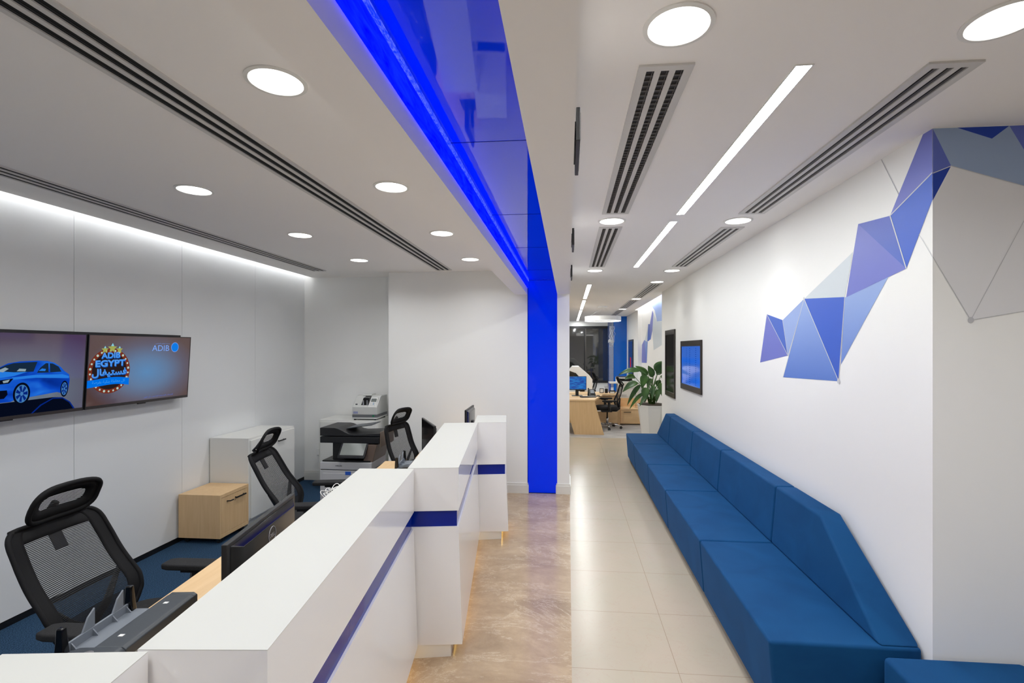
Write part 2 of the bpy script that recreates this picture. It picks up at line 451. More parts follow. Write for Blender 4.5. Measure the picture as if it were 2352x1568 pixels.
# ------------------------------------------------------------------ ceiling fixtures
def downlight(x, y, zc, label, group, rr=0.09):
    t_ = thing('ceiling_light', (x, y, zc), label, 'light', group)
    prof = [(rr + 0.016, 0), (rr + 0.016, -0.004), (rr + 0.002, -0.006), (rr, -0.001), (rr, 0)]
    MB().lathe(prof, seg=40, cap=False).build('trim_ring', M['trim'], t_, smooth=False)
    MB().lathe([(rr, -0.0012), (rr, -0.0035)], seg=40).build('diffuser', M['lamp'], t_)
    ld = bpy.data.lights.new('downlight_lamp', 'AREA'); ld.shape = 'DISK'; ld.size = 2 * rr - 0.01
    ld.energy = P_DOWN; ld.color = (0.97, 0.99, 0.99); ld.spread = radians(152)
    lo = bpy.data.objects.new('downlight_lamp', ld); COL.objects.link(lo); lo.parent = t_; lo.location = (0, 0, -0.0045)
    return t_
def ordn(i): return ['first', 'second', 'third', 'fourth', 'fifth', 'sixth', 'seventh', 'eighth'][i]
proto = None
def place_dl(x, y, zc, label, group):
    global proto
    if proto is None: proto = downlight(x, y, zc, label, group); return proto
    return dup(proto, (x, y, zc), label=label, group=group)
for i, y in enumerate([1.70, 2.868, 4.054, 5.256]):
    place_dl(-1.06, y, HL, 'round ceiling downlight above the counters between long vent and white beam, %s from the camera' % ordn(i), 'downlights in the office ceiling')
for i, y in enumerate([2.816, 4.01, 5.201]):
    place_dl(-2.285, y, HL, 'round ceiling downlight between the two long vents of the office ceiling, %s from the camera' % ordn(i), 'downlights in the office ceiling')
for y in (-0.7, 0.5):  # lamps added out of view to light the scene
    place_dl(-1.06, y, HL, 'added unseen ceiling downlight above the counters, out of view near the camera', 'downlights in the office ceiling')
for y in (-0.8, 0.4, 1.6):  # more unseen lamps, added for light on the office side
    place_dl(-2.285, y, HL, 'added unseen ceiling downlight between the long office vents, left of or behind the camera', 'downlights in the office ceiling')
for i, y in enumerate([1.53, 3.823, 6.213]):
    place_dl(0.335, y, HR, 'round corridor downlight in line with the short black-slotted vents, %s from the camera' % ordn(i), 'downlights along the corridor')
row = []
for i, y in enumerate([1.589, 3.897, 6.298, 7.34, 9.80, 12.27]):
    row.append(place_dl(1.30 if i < 4 else 1.335, y, HR, 'round corridor downlight over the blue sofa row and beyond, %s from the camera' % ordn(i), 'downlights along the corridor'))
place_dl(0.335, -0.8, HR, 'added unseen corridor downlight behind the camera on the beam side', 'downlights along the corridor')  # unseen lamp added for more corridor light
place_dl(1.3, -0.8, HR, 'added unseen corridor downlight behind the camera on the sofa side', 'downlights along the corridor')  # its unseen partner, added to light the sofa side
for x_, y_ in ((2.35, 1.1), (3.1, 0.2), (2.2, -0.6)):  # added out of view to brighten the wall facing the camera
    place_dl(x_, y_, HR, 'added unseen downlight right of the camera, brightening the corner wall', 'downlights along the corridor')
place_dl(0.75, 16.6, HR, 'small round downlight at the far end below the ring lamp', 'downlights in the far office')
for x, y in ((-0.9, 9.6), (-0.9, 12.6), (-2.2, 11.2)):  # extra lamps added out of sight to light the far room
    place_dl(x, y, HR, 'added unseen downlight lighting the far office, hidden by the pillar', 'downlights in the far office')

def linear(x0, x1, y0, y1, zc, label, group):
    t_ = thing('linear_ceiling_light', ((x0 + x1) / 2, (y0 + y1) / 2, zc), label, 'light', group)
    wx = (x1 - x0) / 2; wy = (y1 - y0) / 2
    mb = MB().box(-wx - 0.005, -wy - 0.005, -0.003, -wx, wy + 0.005, 0).box(wx, -wy - 0.005, -0.003, wx + 0.005, wy + 0.005, 0).box(-wx, -wy - 0.005, -0.003, wx, -wy, 0).box(-wx, wy, -0.003, wx, wy + 0.005, 0)
    mb.build('trim_frame', M['trim'], t_)
    MB().box(-wx, -wy, -0.002, wx, wy, -0.0005).build('diffuser', M['line'], t_)
linear(0.79, 0.843, 1.781, 3.672, HR, 'long linear corridor light, nearest and longest of the glowing strips', 'linear lights')
linear(0.79, 0.843, 0.35, 1.2, HR, 'added unseen linear light near the camera, brightening corner wall and ceiling', 'linear lights')  # added out of view to lift the corner wall and ceiling
linear(0.785, 0.838, 3.878, 5.995, HR, 'long linear corridor light just beyond the nearest one', 'linear lights')
for i, (a, b2) in enumerate([(7.59, 9.67), (10.05, 12.25), (12.6, 14.9), (15.15, 17.2)]):
    linear(0.295, 0.355, a, b2, HR, 'linear light of the far row toward the dark window, %s in the row' % ordn(i), 'linear lights')
tag(MB().box(-3.46, YN, 2.86, -3.452, 6.42, 2.878).xform(Matrix.Translation((-0.034, 0, 0))).build('cove_light', M['cove']), 'hidden cove light washing down the glossy panel wall of the office', 'light')
tag(MB().box(1.69, 8.72, 2.86, 1.70, 12.68, 2.88).build('cove_light', M['cove']), 'hidden cove light above the far mural in the wall recess', 'light')

def vent(x0, x1, y0, y1, zc, label, group, dark, joints=(), fins=False, margin=0.03):
    t_ = thing('ceiling_vent', ((x0 + x1) / 2, (y0 + y1) / 2, zc), label, 'vent', group)
    wx = (x1 - x0) / 2; wy = (y1 - y0) / 2; mg = margin
    n = 3; bw = 0.022; sw = (2 * wx - (n - 1) * bw) / n
    bk = MB().box(-wx, -wy, -0.003, wx, wy, -0.0005)
    d = 0.008
    fr = MB().box(-wx - mg, -wy - mg, -d, -wx, wy + mg, 0).box(wx, -wy - mg, -d, wx + mg, wy + mg, 0)
    fr.box(-wx, -wy - mg, -d, wx, -wy, 0).box(-wx, wy, -d, wx, wy + mg, 0)
    fr.build('frame', M['ventwhite'], t_)
    for k in range(1, n):
        x = -wx + k * sw + (k - 1) * bw
        MB().box(x, -wy, -d, x + bw, wy, -0.003).build('slat', M['ventwhite'], t_)
    if fins:
        mb = bk; yy = -wy + 0.03
        while yy < wy - 0.01:
            for k in range(n):
                x = -wx + k * (sw + bw)
                mb.box(x, yy, -0.006, x + sw, yy + 0.011, -0.003, 1)
            yy += 0.034
        bk.build('backing', [dark, M['ventgrey']], t_)
        mb = MB()
        for k in range(n):
            x = -wx + k * (sw + bw) + sw - 0.008
            mb.box(x, -wy, -0.0065, x + 0.003, wy, -0.003)
        mb.build('blade', M['ventgrey'], t_)
    else:
        bk.build('backing', dark, t_)
        mb = MB()
        for k in range(n):
            x = -wx + k * (sw + bw)
            mb.box(x + sw * 0.3, -wy, -0.0055, x + sw * 0.42, wy, -0.003)
        mb.build('blade', M['ventdark'] if dark is M['dark'] else M['dark'], t_)
    return t_
vent(-1.60, -1.45, -2.6, 5.915, HL, 'long three-slot ceiling vent running the length of the office above the desks', 'vents in the office ceiling', M['dark'], margin=0.022)
vent(-3.155, -3.01, -2.6, 5.845, HL, 'long three-slot ceiling vent nearest the glossy panel wall', 'vents in the office ceiling', M['dark'], margin=0.012)
vent(0.275, 0.405, 1.76, 3.575, HR, 'black-slotted ceiling vent beside the beam, nearest of the pair', 'vents along the corridor', M['ventdark'], fins=True)
vent(0.28, 0.405, 4.03, 5.90, HR, 'black-slotted ceiling vent beside the beam, farther of the pair', 'vents along the corridor', M['ventdark'], fins=True)
for i, (a, b2) in enumerate([(1.83, 3.66), (4.12, 5.96), (7.56, 9.5), (10.08, 11.95), (12.55, 14.85)]):
    vent(1.265, 1.385, a, b2, HR, 'grey three-slot ceiling vent over the sofa side of the corridor, %s from the camera' % ordn(i), 'vents along the corridor', M['ventgrey'])

# the lamps close to the wall throw a narrower beam
ln_ = None
for r_ in row:
    for c_ in r_.children:
        if c_.type == 'LIGHT':
            if ln_ is None:
                ln_ = c_.data.copy(); ln_.spread = radians(96); ln_.energy = P_DOWN * 0.13
            c_.data = ln_

# queue displays on the corridor face of the beam
for i, (y0, y1) in enumerate([(1.62, 1.95), (3.24, 3.50), (4.66, 4.95)]):
    t_ = thing('queue_display', (0.02, (y0 + y1) / 2, 2.54), 'slim dark queue display seen edge-on on the beam side, %s from the camera' % ordn(i), 'display', 'queue displays on the beam')
    MB().box(0.026, y0, 2.475, 0.040, y1, 2.585).build('housing', M['black'], t_, world=True, bevel=0.002)
    MB().box(0.0401, y0 + 0.02, 2.485, 0.0412, y1 - 0.02, 2.575).build('screen', M['blackgloss'], t_, world=True)
    MB().box(0.0205, y0 + 0.05, 2.50, 0.026, y1 - 0.05, 2.56).build('bracket', M['dgrey'], t_, world=True)

# ring pendant
t_ = thing('ring_pendant_lamp', (0.795, 11.42, HR), 'white ring pendant lamp hanging at the end of the corridor', 'lamp')
R0 = 0.415
MB().lathe([(R0, -0.24), (R0, -0.34), (R0 - 0.055, -0.34), (R0 - 0.055, -0.24), (R0, -0.24)], seg=64, cap=False).build('ring_body', M['white'], t_, smooth=False)
MB().lathe([(R0 - 0.006, -0.3405), (R0 - 0.006, -0.348), (R0 - 0.05, -0.348), (R0 - 0.05, -0.3405), (R0 - 0.006, -0.3405)], seg=64, cap=False).build('diffuser', M['ringlamp'], t_)
MB().lathe([(0.11, 0), (0.11, -0.035), (0.10, -0.04)], seg=32).build('canopy', M['white'], t_)
for k in range(3):
    a = radians(100 + 120 * k)
    MB().tube([(0.03 * cos(a), 0.03 * sin(a), -0.04), ((R0 - 0.03) * cos(a), (R0 - 0.03) * sin(a), -0.24)], 0.0018, 6).build('cable', M['white'], t_)

# ------------------------------------------------------------------ wall mural on the corner
mur = thing('wall_mural', (XW, 2.34, 1.6), 'blue faceted polygon mural wrapping the white wall corner above the near end of the sofa', 'mural')
P = dict(a=(4.17, 2.073), b=(4.311, 1.675), c=(3.783, 1.741), d=(3.873, 2.008), e=(3.533, 2.135), f=(3.864, 1.576), g=(3.1, 1.596),
         h=(3.035, 2.095), i=(2.952, 2.343), j=(3.022, 2.091), k=(2.902, 2.489), l=(2.628, 2.462), m=(2.509, 2.176), n=(2.642, 2.155),
         o=(3.076, 1.698), p=(2.34, 2.576), r=(2.34, 2.455), s=(2.34, 2.772), t=(2.398, 2.772), u=(2.564, 2.55), v=(2.697, 2.772),
         w=(2.423, 2.321), x=(2.34, 2.201))
MC = [('mural_violet', S(112, 120, 200)), ('mural_mid', S(70, 100, 190)), ('mural_pale', S(150, 172, 222)), ('mural_sky', S(104, 136, 212)),
      ('mural_deep', S(58, 98, 202)), ('mural_mist', S(208, 216, 222)), ('mural_navy', S(0, 56, 165)), ('mural_steel', S(148, 168, 200)), ('mural_grey', S(224, 224, 227)), ('mural_line', S(208, 210, 214)), ('mural_greyline', S(188, 189, 193)), ('mural_indigo', S(90, 106, 190))]
mm = [mat(n_, c_, 0.45) for n_, c_ in MC]
def side(keys, mi, lift=0.0012):
    pts = [P[q] if isinstance(q, str) else q for q in keys]
    return [(XW - lift, y, z) for y, z in pts], mi
# colours that drift across a facet are printed into the sticker
def facet(name, c1, c2, zr):
    m_ = mat(name, c1, 0.45); t, N, Lk, b = nt(m_)
    tc = N.new('ShaderNodeTexCoord'); sep = N.new('ShaderNodeSeparateXYZ'); Lk.new(tc.outputs['Object'], sep.inputs[0])
    mr = N.new('ShaderNodeMapRange'); Lk.new(sep.outputs[2], mr.inputs[0]); mr.inputs[1].default_value = zr[0]; mr.inputs[2].default_value = zr[1]
    r = ramp(N, [(0, c1), (1, c2)]); Lk.new(mr.outputs[0], r.inputs[0]); Lk.new(r.outputs[0], b.inputs['Base Color'])
    return m_
mm[3] = facet('mural_sky_fade', S(92, 128, 208), S(152, 176, 226), (-0.02, 0.55))
mm[1] = facet('mural_mid_fade', S(70, 104, 196), S(92, 104, 190), (0.5, 1.0))
mb = MB()
for keys, mi in [('abc', 0), ('acd', 1), ('dce', 2), ('efg', 3), ('egh', 4), ('eih', 5), ('kjm', 0), ('kml', 1), ('jnoh', 3), ('lmrp', 4), ('lpstu', 0)]:
    pts, mi = side(keys, mi); mb.poly(pts, mi)
def stripe(a, b2, wd, mi, plane='s', lift=0.002):
    ax, az = a; bx, bz = b2; d = Vector((bx - ax, bz - az)).normalized(); n_ = Vector((-d.y, d.x)) * wd / 2
    q = [(ax + n_.x, az + n_.y), (bx + n_.x, bz + n_.y), (bx - n_.x, bz - n_.y), (ax - n_.x, az - n_.y)]
    if plane == 's': mb.poly([(XW - lift, y, z) for y, z in q], mi)
    else: mb.poly([(x, 2.34 - lift, z) for x, z in q], mi)
for a, b2, wd, mi in [('a', 'c', .006, 9), ('d', 'c', .006, 9), ('e', 'f', .006, 9), ('e', 'g', .007, 9), ('h', 'g', .006, 9), ('l', 'm', .007, 9), ('l', 'p', .006, 9), ('v', 'u', .004, 10), ('w', 'x', .003, 9)]:
    stripe(P[a], P[b2], wd, mi)
def dot(cx, cz, rr, mi, plane):
    pts = [(cx + rr * cos(2 * pi * k / 24), cz + rr * sin(2 * pi * k / 24)) for k in range(24)]
    if plane == 's': mb.poly([(XW - 0.0025, y, z) for y, z in pts], mi)
    else: mb.poly([(x, 2.34 - 0.0025, z) for x, z in pts], mi)
dot(3.1, 1.596, 0.016, 9, 's'); dot(3.533, 2.135, 0.012, 9, 's')
mb.build('side_artwork', mm, mur, world=True)
mb = MB()
Q = dict(s=(1.62, 2.772), q=(1.696, 2.603), p=(1.62, 2.573), r=(1.62, 2.452), A=(1.721, 2.772), B=(1.864, 2.718), C=(1.935, 2.772), D=(2.03, 2.60), E=(2.12, 2.772),
         F=(1.995, 2.505), G=(2.25, 2.42), x=(1.62, 2.2), c=(1.777, 1.918), H=(2.0, 2.365), I=(2.25, 2.0), J=(2.25, 2.772))
for keys, mi in [('spq', 11), ('prq', 6), ('sqBA', 7), ('ABC', 6), ('CBqFD', 7), ('CDGJE', 11), ('FGDD', 7), ('qrxc', 8), ('qcIGF', 8)]:
    pts = [Q[k] for k in keys if True]
    pts = [p_ for i_, p_ in enumerate(pts) if i_ == 0 or p_ != pts[i_ - 1]]
    mb.poly([(x, 2.34 - 0.0012, z) for x, z in pts], mi)
for a, b2, wd, mi in [('p', 'q', .0035, 9), ('q', 'F', .003, 10), ('x', 'c', .0028, 10), ('c', 'H', .003, 10), ('H', 'G', .003, 10), ('c', 'I', .0026, 10)]:
    stripe(Q[a], Q[b2], wd, mi, 'f')
dot(1.777, 1.918, 0.013, 10, 'f')
mb.build('front_artwork', mm, mur, world=True)

# mural in the far recess (y, z on the recessed wall)
fm = thing('wall_mural', (1.868, 10.5, 1.6), 'smaller blue polygon mural on the lit wall of the far recess above the plant', 'mural')
mb = MB()
for pts, mi in [([(11.569, 2.863), (10.026, 2.902), (10.026, 2.74), (10.827, 2.625)], 2), ([(10.827, 2.625), (10.026, 2.74), (9.992, 2.347), (10.567, 2.371)], 3),
                ([(11.129, 2.648), (10.99, 2.571), (11.129, 2.195), (11.359, 2.006), (11.463, 2.356)], 0), ([(11.692, 2.373), (11.463, 2.356), (11.359, 2.006), (11.85, 1.959)], 1),
                ([(12.282, 2.011), (11.77, 1.951), (11.931, 1.453)], 3), ([(12.673, 1.894), (12.282, 2.011), (11.931, 1.453), (12.71, 1.439)], 0),
                ([(11.85, 2.222), (11.723, 2.369), (11.818, 1.964), (12.213, 2.01)], 5), ([(10.99, 2.571), (10.567, 2.371), (9.992, 2.339), (9.992, 1.872), (10.962, 1.761), (11.129, 2.195)], 5)]:
    mb.poly([(1.868, y, z) for y, z in pts], mi)
mb.build('artwork', mm, fm, world=True)

# ------------------------------------------------------------------ reception counters
def lerp(a, b2, t_): return (a[0] + (b2[0] - a[0]) * t_, a[1] + (b2[1] - a[1]) * t_)
def inset(poly, d):
    n = len(poly); out = []
    for i in range(n):
        p0 = Vector(poly[i - 1]); p1 = Vector(poly[i]); p2 = Vector(poly[(i + 1) % n])
        e1 = (p1 - p0).normalized(); e2 = (p2 - p1).normalized()
        n1 = Vector((-e1.y, e1.x)); n2 = Vector((-e2.y, e2.x))
        k = (n1 + n2) / (1 + n1.dot(n2)); out.append(tuple(p1 + k * d))
    return out
def counter(FL, FR, BR, BL, zs0, zs1, label):
    t_ = thing('reception_counter', ((FL[0] + BR[0]) / 2, (FL[1] + BR[1]) / 2, 0), label, 'counter', 'reception counters')
    poly = [FL, FR, BR, BL]
    ZT = 1.10
    lo = [(FL[0], FL[1] - 0.001), (FR[0] + 0.022, FR[1] - 0.003), (BR[0] + 0.022, BR[1]), BL]
    MB().prism(poly, ZT - 0.002, ZT).build('countertop', M['solid'], t_, world=True)
    MB().prism(poly, zs1, ZT - 0.002).build('upper_panel', M['solidface'], t_, world=True)
    MB().prism(lo, 0.075, zs0, top=inset(poly, 0.0006)).build('lower_panel', M['solidface'], t_, world=True)
    MB().prism(inset(poly, 0.011), zs0, zs1).build('blue_strip', M['bstrip'], t_, world=True)
    pi_ = inset(poly, 0.05); pi_ = [(FL[0] + .02, FL[1] - 0.0005), (FR[0] - .045, FR[1] - 0.0005), (BR[0] - .045, BR[1]), (BL[0] + .02, BL[1])]
    MB().prism(pi_, 0, 0.075).build('plinth', M['trim'], t_, world=True)
    a = lerp((FR[0] - .0445, FR[1] - 0.02), (BR[0] - .0445, BR[1]), 0.08); b2 = (BR[0] - .0445, BR[1] - 0.02)
    MB().prism([a, (a[0] + .006, a[1]), (b2[0] + .006, b2[1]), b2], 0.066, 0.0745).build('floor_light', M['warm'], t_, world=True)
    return t_
counter((-1.055, -0.70), (-0.745, -0.66), (-0.955, 1.038), (-1.275, 1.0), .75, .85, 'white reception counter at the bottom left corner of the photo, nearest the camera')
counter((-0.985, 1.043), (-0.687, 1.068), (-0.885, 2.755), (-1.199, 2.735), .757, .85, 'long white reception counter with a blue stripe, in front of the monitor seen from behind')
counter((-0.925, 2.765), (-0.635, 2.808), (-0.845, 4.535), (-1.15, 4.49), .757, .85, 'middle white reception counter with a wide blue stripe on its end')
counter((-0.876, 4.537), (-0.582, 4.585), (-0.640, 5.06), (-0.94, 5.03), .61, .705, 'farthest and shortest white reception counter near the blue pillar')

# desks behind the counters
def desk(p0, p1, depth_r, label):
    """p0,p1: left edge front/back; the right edge lies depth_r toward the counter"""
    t_ = thing('office_desk', (p0[0] + 0.2, (p0[1] + p1[1]) / 2, 0), label, 'desk', 'desks behind the counters')
    poly = [p0, (p0[0] + depth_r, p0[1] + 0.03), (p1[0] + depth_r, p1[1] + 0.03), p1]
    MB().prism(poly, 0.715, 0.745).build('tabletop', M['woody'], t_, world=True, bevel=0.001)
    for (a, b2) in ((0.02, 0.04), (0.96, 0.98)):
        q = [lerp(poly[0], poly[3], a), lerp(poly[1], poly[2], a), lerp(poly[1], poly[2], b2), lerp(poly[0], poly[3], b2)]
        q = inset(q, 0.004)
        MB().prism(q, 0, 0.715).build('side_panel', M['woodz'], t_, world=True)
    return t_
desk((-1.60, 1.06), (-1.785, 2.70), 0.57, 'light oak desk with grey document printer and black monitor behind the long counter')
desk((-1.52, 2.80), (-1.70, 4.44), 0.53, 'light oak desk behind the middle counter with white cable coil')
desk((-1.46, 4.58), (-1.62, 5.95), 0.52, 'light oak desk behind the farthest counter')

# ------------------------------------------------------------------ blue modular sofa
def hexbox(b4, t4, z0, z1): return [(x, y, z0) for x, y in b4] + [(x, y, z1) for x, y in t4]
ySeg = [2.385, 3.612, 4.862, 5.935, 7.197, 8.106]
def sofa_module(i, y0, y1, label):
    g = 0.004
    t_ = thing('sofa_module', (1.3, (y0 + y1) / 2, 0), label, 'sofa', 'modules of the long blue sofa')
    a, b2 = y0 + g, y1 - g
    prof = [(0.968, 0.035), (0.938, 0.42), (1.612, 0.42), (1.612, 0.035)]
    MB().extr(prof, 'y', a, b2).build('seat', M['velvet'], t_, world=True, bevel=0.016, seg=3)
    ta, tb = a, b2
    if i == 0: ta = 3.0
    if i == 4: tb = 7.55
    v8 = [(1.428, a, 0.419), (1.612, a, 0.419), (1.612, b2, 0.419), (1.428, b2, 0.419), (1.462, ta, 0.82), (1.60, ta + (0.04 if i == 0 else 0), 0.82), (1.60, tb, 0.82), (1.462, tb, 0.82)]
    if i == 0: v8[0] = (1.428, 2.392, 0.419); v8[1] = (1.612, 2.392, 0.419)
    MB().hexa(v8).build('backrest', M['velvet'], t_, world=True, bevel=0.016, seg=3)
    MB().box(1.0, a + 0.02, 0, 1.60, b2 - 0.02, 0.035).build('plinth', M['black'], t_, world=True)
labs = ['near end module of the long blue sofa with its backrest sloping down toward the camera', 'blue sofa module second from the camera with a long plain backrest',
        'blue sofa module third from the camera, middle of the row', 'blue sofa module fourth from the camera, below the first wall screen', 'far end module of the blue sofa beside the white planter']
for i in range(5): sofa_module(i, ySeg[i], ySeg[i + 1], labs[i])
t_ = thing('corner_sofa', (1.8, 1.9, 0), 'blue velvet corner sofa cut off by the bottom right corner of the photo', 'sofa')
MB().box(1.40, 1.30, 0.035, 1.975, 2.325, 0.42).build('seat', M['velvet'], t_, world=True, bevel=0.02, seg=3)
MB().hexa([(1.985, 1.2, 0.035), (2.5, 1.2, 0.035), (2.5, 2.325, 0.035), (1.985, 2.325, 0.035), (1.985, 1.2, 0.43), (2.5, 1.2, 0.43), (2.5, 2.325, 0.43), (1.985, 2.325, 0.43)]).build('seat', M['velvet'], t_, world=True, bevel=0.02, seg=3)
MB().box(1.42, 1.3, 0, 2.45, 2.30, 0.035).build('plinth', M['black'], t_, world=True)

# ------------------------------------------------------------------ wall screens on the right
def wall_screen(y0, y1, z0, z1, label, lit):
    t_ = thing('wall_screen', (XW, (y0 + y1) / 2, (z0 + z1) / 2), label, 'screen')
    fw = 0.035; tb = 0.075
    fr = MB().box(XW - 0.022, y0, z0, XW - 0.001, y0 + fw, z1).box(XW - 0.022, y1 - fw, z0, XW - 0.001, y1, z1)
    fr.box(XW - 0.022, y0 + fw, z0, XW - 0.001, y1 - fw, z0 + tb).box(XW - 0.022, y0 + fw, z1 - tb, XW - 0.001, y1 - fw, z1)
    fr.build('frame', mat('dark_bronze_frame', S(60, 54, 50), 0.3, metal=0.4), t_, world=True, bevel=0.002)
    MB().box(XW - 0.012, y0 + fw, z0 + tb, XW - 0.001, y1 - fw, z1 - tb).build('glass', lit, t_, world=True)
    return t_
m = mat('rate_screen', S(20, 60, 140), 0.08, emit=S(24, 100, 205), es=0.6); t, N, Lk, b = nt(m)
tc = N.new('ShaderNodeTexCoord'); sep = N.new('ShaderNodeSeparateXYZ'); Lk.new(tc.outputs['Object'], sep.inputs[0])
mr = N.new('ShaderNodeMath'); mr.operation = 'MULTIPLY'; Lk.new(sep.outputs[2], mr.inputs[0]); mr.inputs[1].default_value = 24
sn = N.new('ShaderNodeMath'); sn.operation = 'SINE'; Lk.new(mr.outputs[0], sn.inputs[0])
r = ramp(N, [(0.2, S(48, 102, 196)), (0.9, S(10, 98, 210))]); Lk.new(sn.outputs[0], r.inputs[0]); Lk.new(r.outputs[0], b.inputs['Emission Color'])
ws = wall_screen(6.1, 7.18, 1.232, 1.90, 'square blue rate screen in a dark frame, on the right wall nearer the camera', m)
for yc, wd in ((6.86, 0.025), (6.68, 0.045), (6.37, 0.04)):
    mb = MB()
    for k in range(19):
        z = 1.80 - k * 0.0258
        mb.poly([(XW - 0.0125, yc + wd / 2, z), (XW - 0.0125, yc - wd / 2, z), (XW - 0.0125, yc - wd / 2, z - 0.006), (XW - 0.0125, yc + wd / 2, z - 0.006)])
    mb.build('rate_column', emis('screen_rows', S(20, 52, 120), 0.8), ws, world=True)
wall_screen(7.59, 8.3, 1.035, 2.09, 'tall dark framed screen reflecting the plant, at the far end of the right wall', M['blackgloss'])

# ------------------------------------------------------------------ office chairs
def smooth_closed(pts, sub=6):
    out = []; n = len(pts)
    for i in range(n):
        p0, p1, p2, p3 = [Vector(pts[(i + k - 1) % n]) for k in range(4)]
        for j in range(sub):
            t_ = j / sub
            out.append(0.5 * ((2 * p1) + (p2 - p0) * t_ + (2 * p0 - 5 * p1 + 4 * p2 - p3) * t_ * t_ + (3 * p1 - p0 - 3 * p2 + p3) * t_ ** 3))
    return out
LEAN = 1.0
def back_pt(w_, h_, off=0.0):
    """point on the back shell; w across (+y), h up the back 0..0.52"""
    x = -0.225 - LEAN * (0.40 * h_ + 0.16 * h_ * h_) + 0.45 * w_ * w_ + 0.04 * math.exp(-((h_ - 0.16) / 0.1) ** 2)
    return Vector((x - off, w_, 0.445 + h_ * 1.04))
def back_half(h_):
    ks = [(0, .125), (.03, .165), (.07, .200), (.12, .226), (.18, .236), (.26, .232), (.38, .226), (.46, .219), (.485, .213), (.505, .198), (.515, .178), (.52, .15)]
    for (a, wa), (b2, wb) in zip(ks, ks[1:]):
        if h_ <= b2: return wa + (wb - wa) * (h_ - a) / (b2 - a)
    return ks[-1][1]
def head_pt(w_, h_, off=0.0):
    x = -0.204 - 0.251 * LEAN + 1.5 * w_ * w_ + 0.015 * (h_ / 0.07) + 0.035 * max(0, h_ / 0.15) ** 2.5
    return Vector((x - off, w_, 0.995 + h_))
def make_chair(loc, rz, label, group=None):
    t_ = thing('office_chair', loc, label, 'chair', group, rz)
    # seat cushion
    pts = []
    seat = MB(); n = 28; rings = []
    for (sc_, z) in ((0.90, 0.435), (0.98, 0.445), (1.0, 0.47), (0.985, 0.495), (0.93, 0.508), (0.6, 0.512)):
        rg = []
        for k in range(n):
            a = 2 * pi * k / n; cx = abs(cos(a)) ** 0.45 * (1 if cos(a) >= 0 else -1); cy = abs(sin(a)) ** 0.45 * (1 if sin(a) >= 0 else -1)
            x = 0.255 * cx * sc_; y = 0.25 * cy * sc_
            rg.append((x + 0.02, y, z - 0.02 * max(0, x / 0.25) ** 3))
        rings.append(rg)
    vs = [p for rg in rings for p in rg]; fs = []
    for i in range(len(rings) - 1):
        for k in range(n): fs.append((i * n + k, i * n + (k + 1) % n, (i + 1) * n + (k + 1) % n, (i + 1) * n + k))
    fs.append(tuple(range(n - 1, -1, -1))); fs.append(tuple(range((len(rings) - 1) * n, len(rings) * n)))
    seat.add(vs, fs).build('seat', M['darkfabric'], t_, smooth=True)
    MB().box(-0.10, -0.09, 0.37, 0.14, 0.09, 0.44).build('seat_mechanism', M['black'], t_, bevel=0.01)
    # back: solid border band, see-through panel, dense lower part
    H = [i * 0.02 for i in range(25)] + [0.49, 0.50, 0.508, 0.515, 0.52]
    def strip(f0, f1, h0, h1, side_):
        mb = MB(); hs = [h for h in H if h0 - 1e-6 <= h <= h1 + 1e-6]
        vs = []
        for h_ in hs:
            a, b2 = f0(h_), f1(h_)
            for k in range(5):
                vs.append(back_pt(a + (b2 - a) * k / 4, h_))
        fs = []
        for i in range(len(hs) - 1):
            for k in range(4): fs.append((i * 5 + k, i * 5 + k + 1, (i + 1) * 5 + k + 1, (i + 1) * 5 + k))
        return vs, fs
    BW = 0.064
    inner = lambda h_: max(0.02, back_half(h_) - BW)
    mb = MB()
    for s_ in (-1, 1):
        vs, fs = strip(lambda h_: s_ * inner(h_), lambda h_: s_ * back_half(h_), 0, 0.52, s_); mb.add(vs, fs)
    vs, fs = strip(lambda h_: -inner(h_), lambda h_: inner(h_), 0.46, 0.52, 0); mb.add(vs, fs)
    outline = [back_pt(back_half(h_), h_) for h_ in H] + [back_pt(-back_half(h_), h_) for h_ in reversed(H)]
    mb.tube(smooth_closed(outline, 2), 0.008, 8, closed=True)
    fr = mb.build('back_frame', M['chairband'], t_, smooth=True, solid=0.006)
    mb = MB(); vs, fs = strip(lambda h_: -inner(h_), lambda h_: inner(h_), 0.14, 0.46, 0); mb.add(vs, fs)
    mb.build('mesh_panel', M['mesh'], t_, smooth=True)
    mb = MB(); vs, fs = strip(lambda h_: -inner(h_), lambda h_: inner(h_), 0.0, 0.14, 0); mb.add(vs, fs)
    mb.build('lower_mesh', M['meshd'], t_, smooth=True)
    # support behind the back: V shaped brace and stem
    mb = MB()
    for s_ in (-1, 1):
        mb.tube([back_pt(0, 0.03, 0.05), back_pt(s_ * 0.09, 0.10, 0.045), back_pt(s_ * 0.20, 0.24, 0.02)], [0.026, 0.022, 0.012], 8, flat=0.6)
    mb.tube([(-0.05, 0, 0.40), (-0.20, 0, 0.40), back_pt(0, 0.0, 0.05), back_pt(0, 0.06, 0.05)], [0.025, 0.028, 0.028, 0.024], 8)
    mb.build('back_support', M['black'], t_, smooth=True)
    mb = MB(); vs = []; 
    for h_ in (0.39, 0.50):
        for w_ in (-0.028, 0.028): vs.append(back_pt(w_, h_, 0.008))
    mb.add(vs, [(0, 1, 3, 2)]); mb.build('headrest_plate', M['black'], t_, solid=0.008)
    # headrest
    hd = []
    for k in range(40):
        a = 2 * pi * k / 40; cx = abs(cos(a)) ** 0.55 * (1 if cos(a) >= 0 else -1); cy = abs(sin(a)) ** 0.62 * (1 if sin(a) >= 0 else -1)
        hd.append((0.160 * cx, 0.080 + 0.080 * cy))
    mb = MB(); vs = []
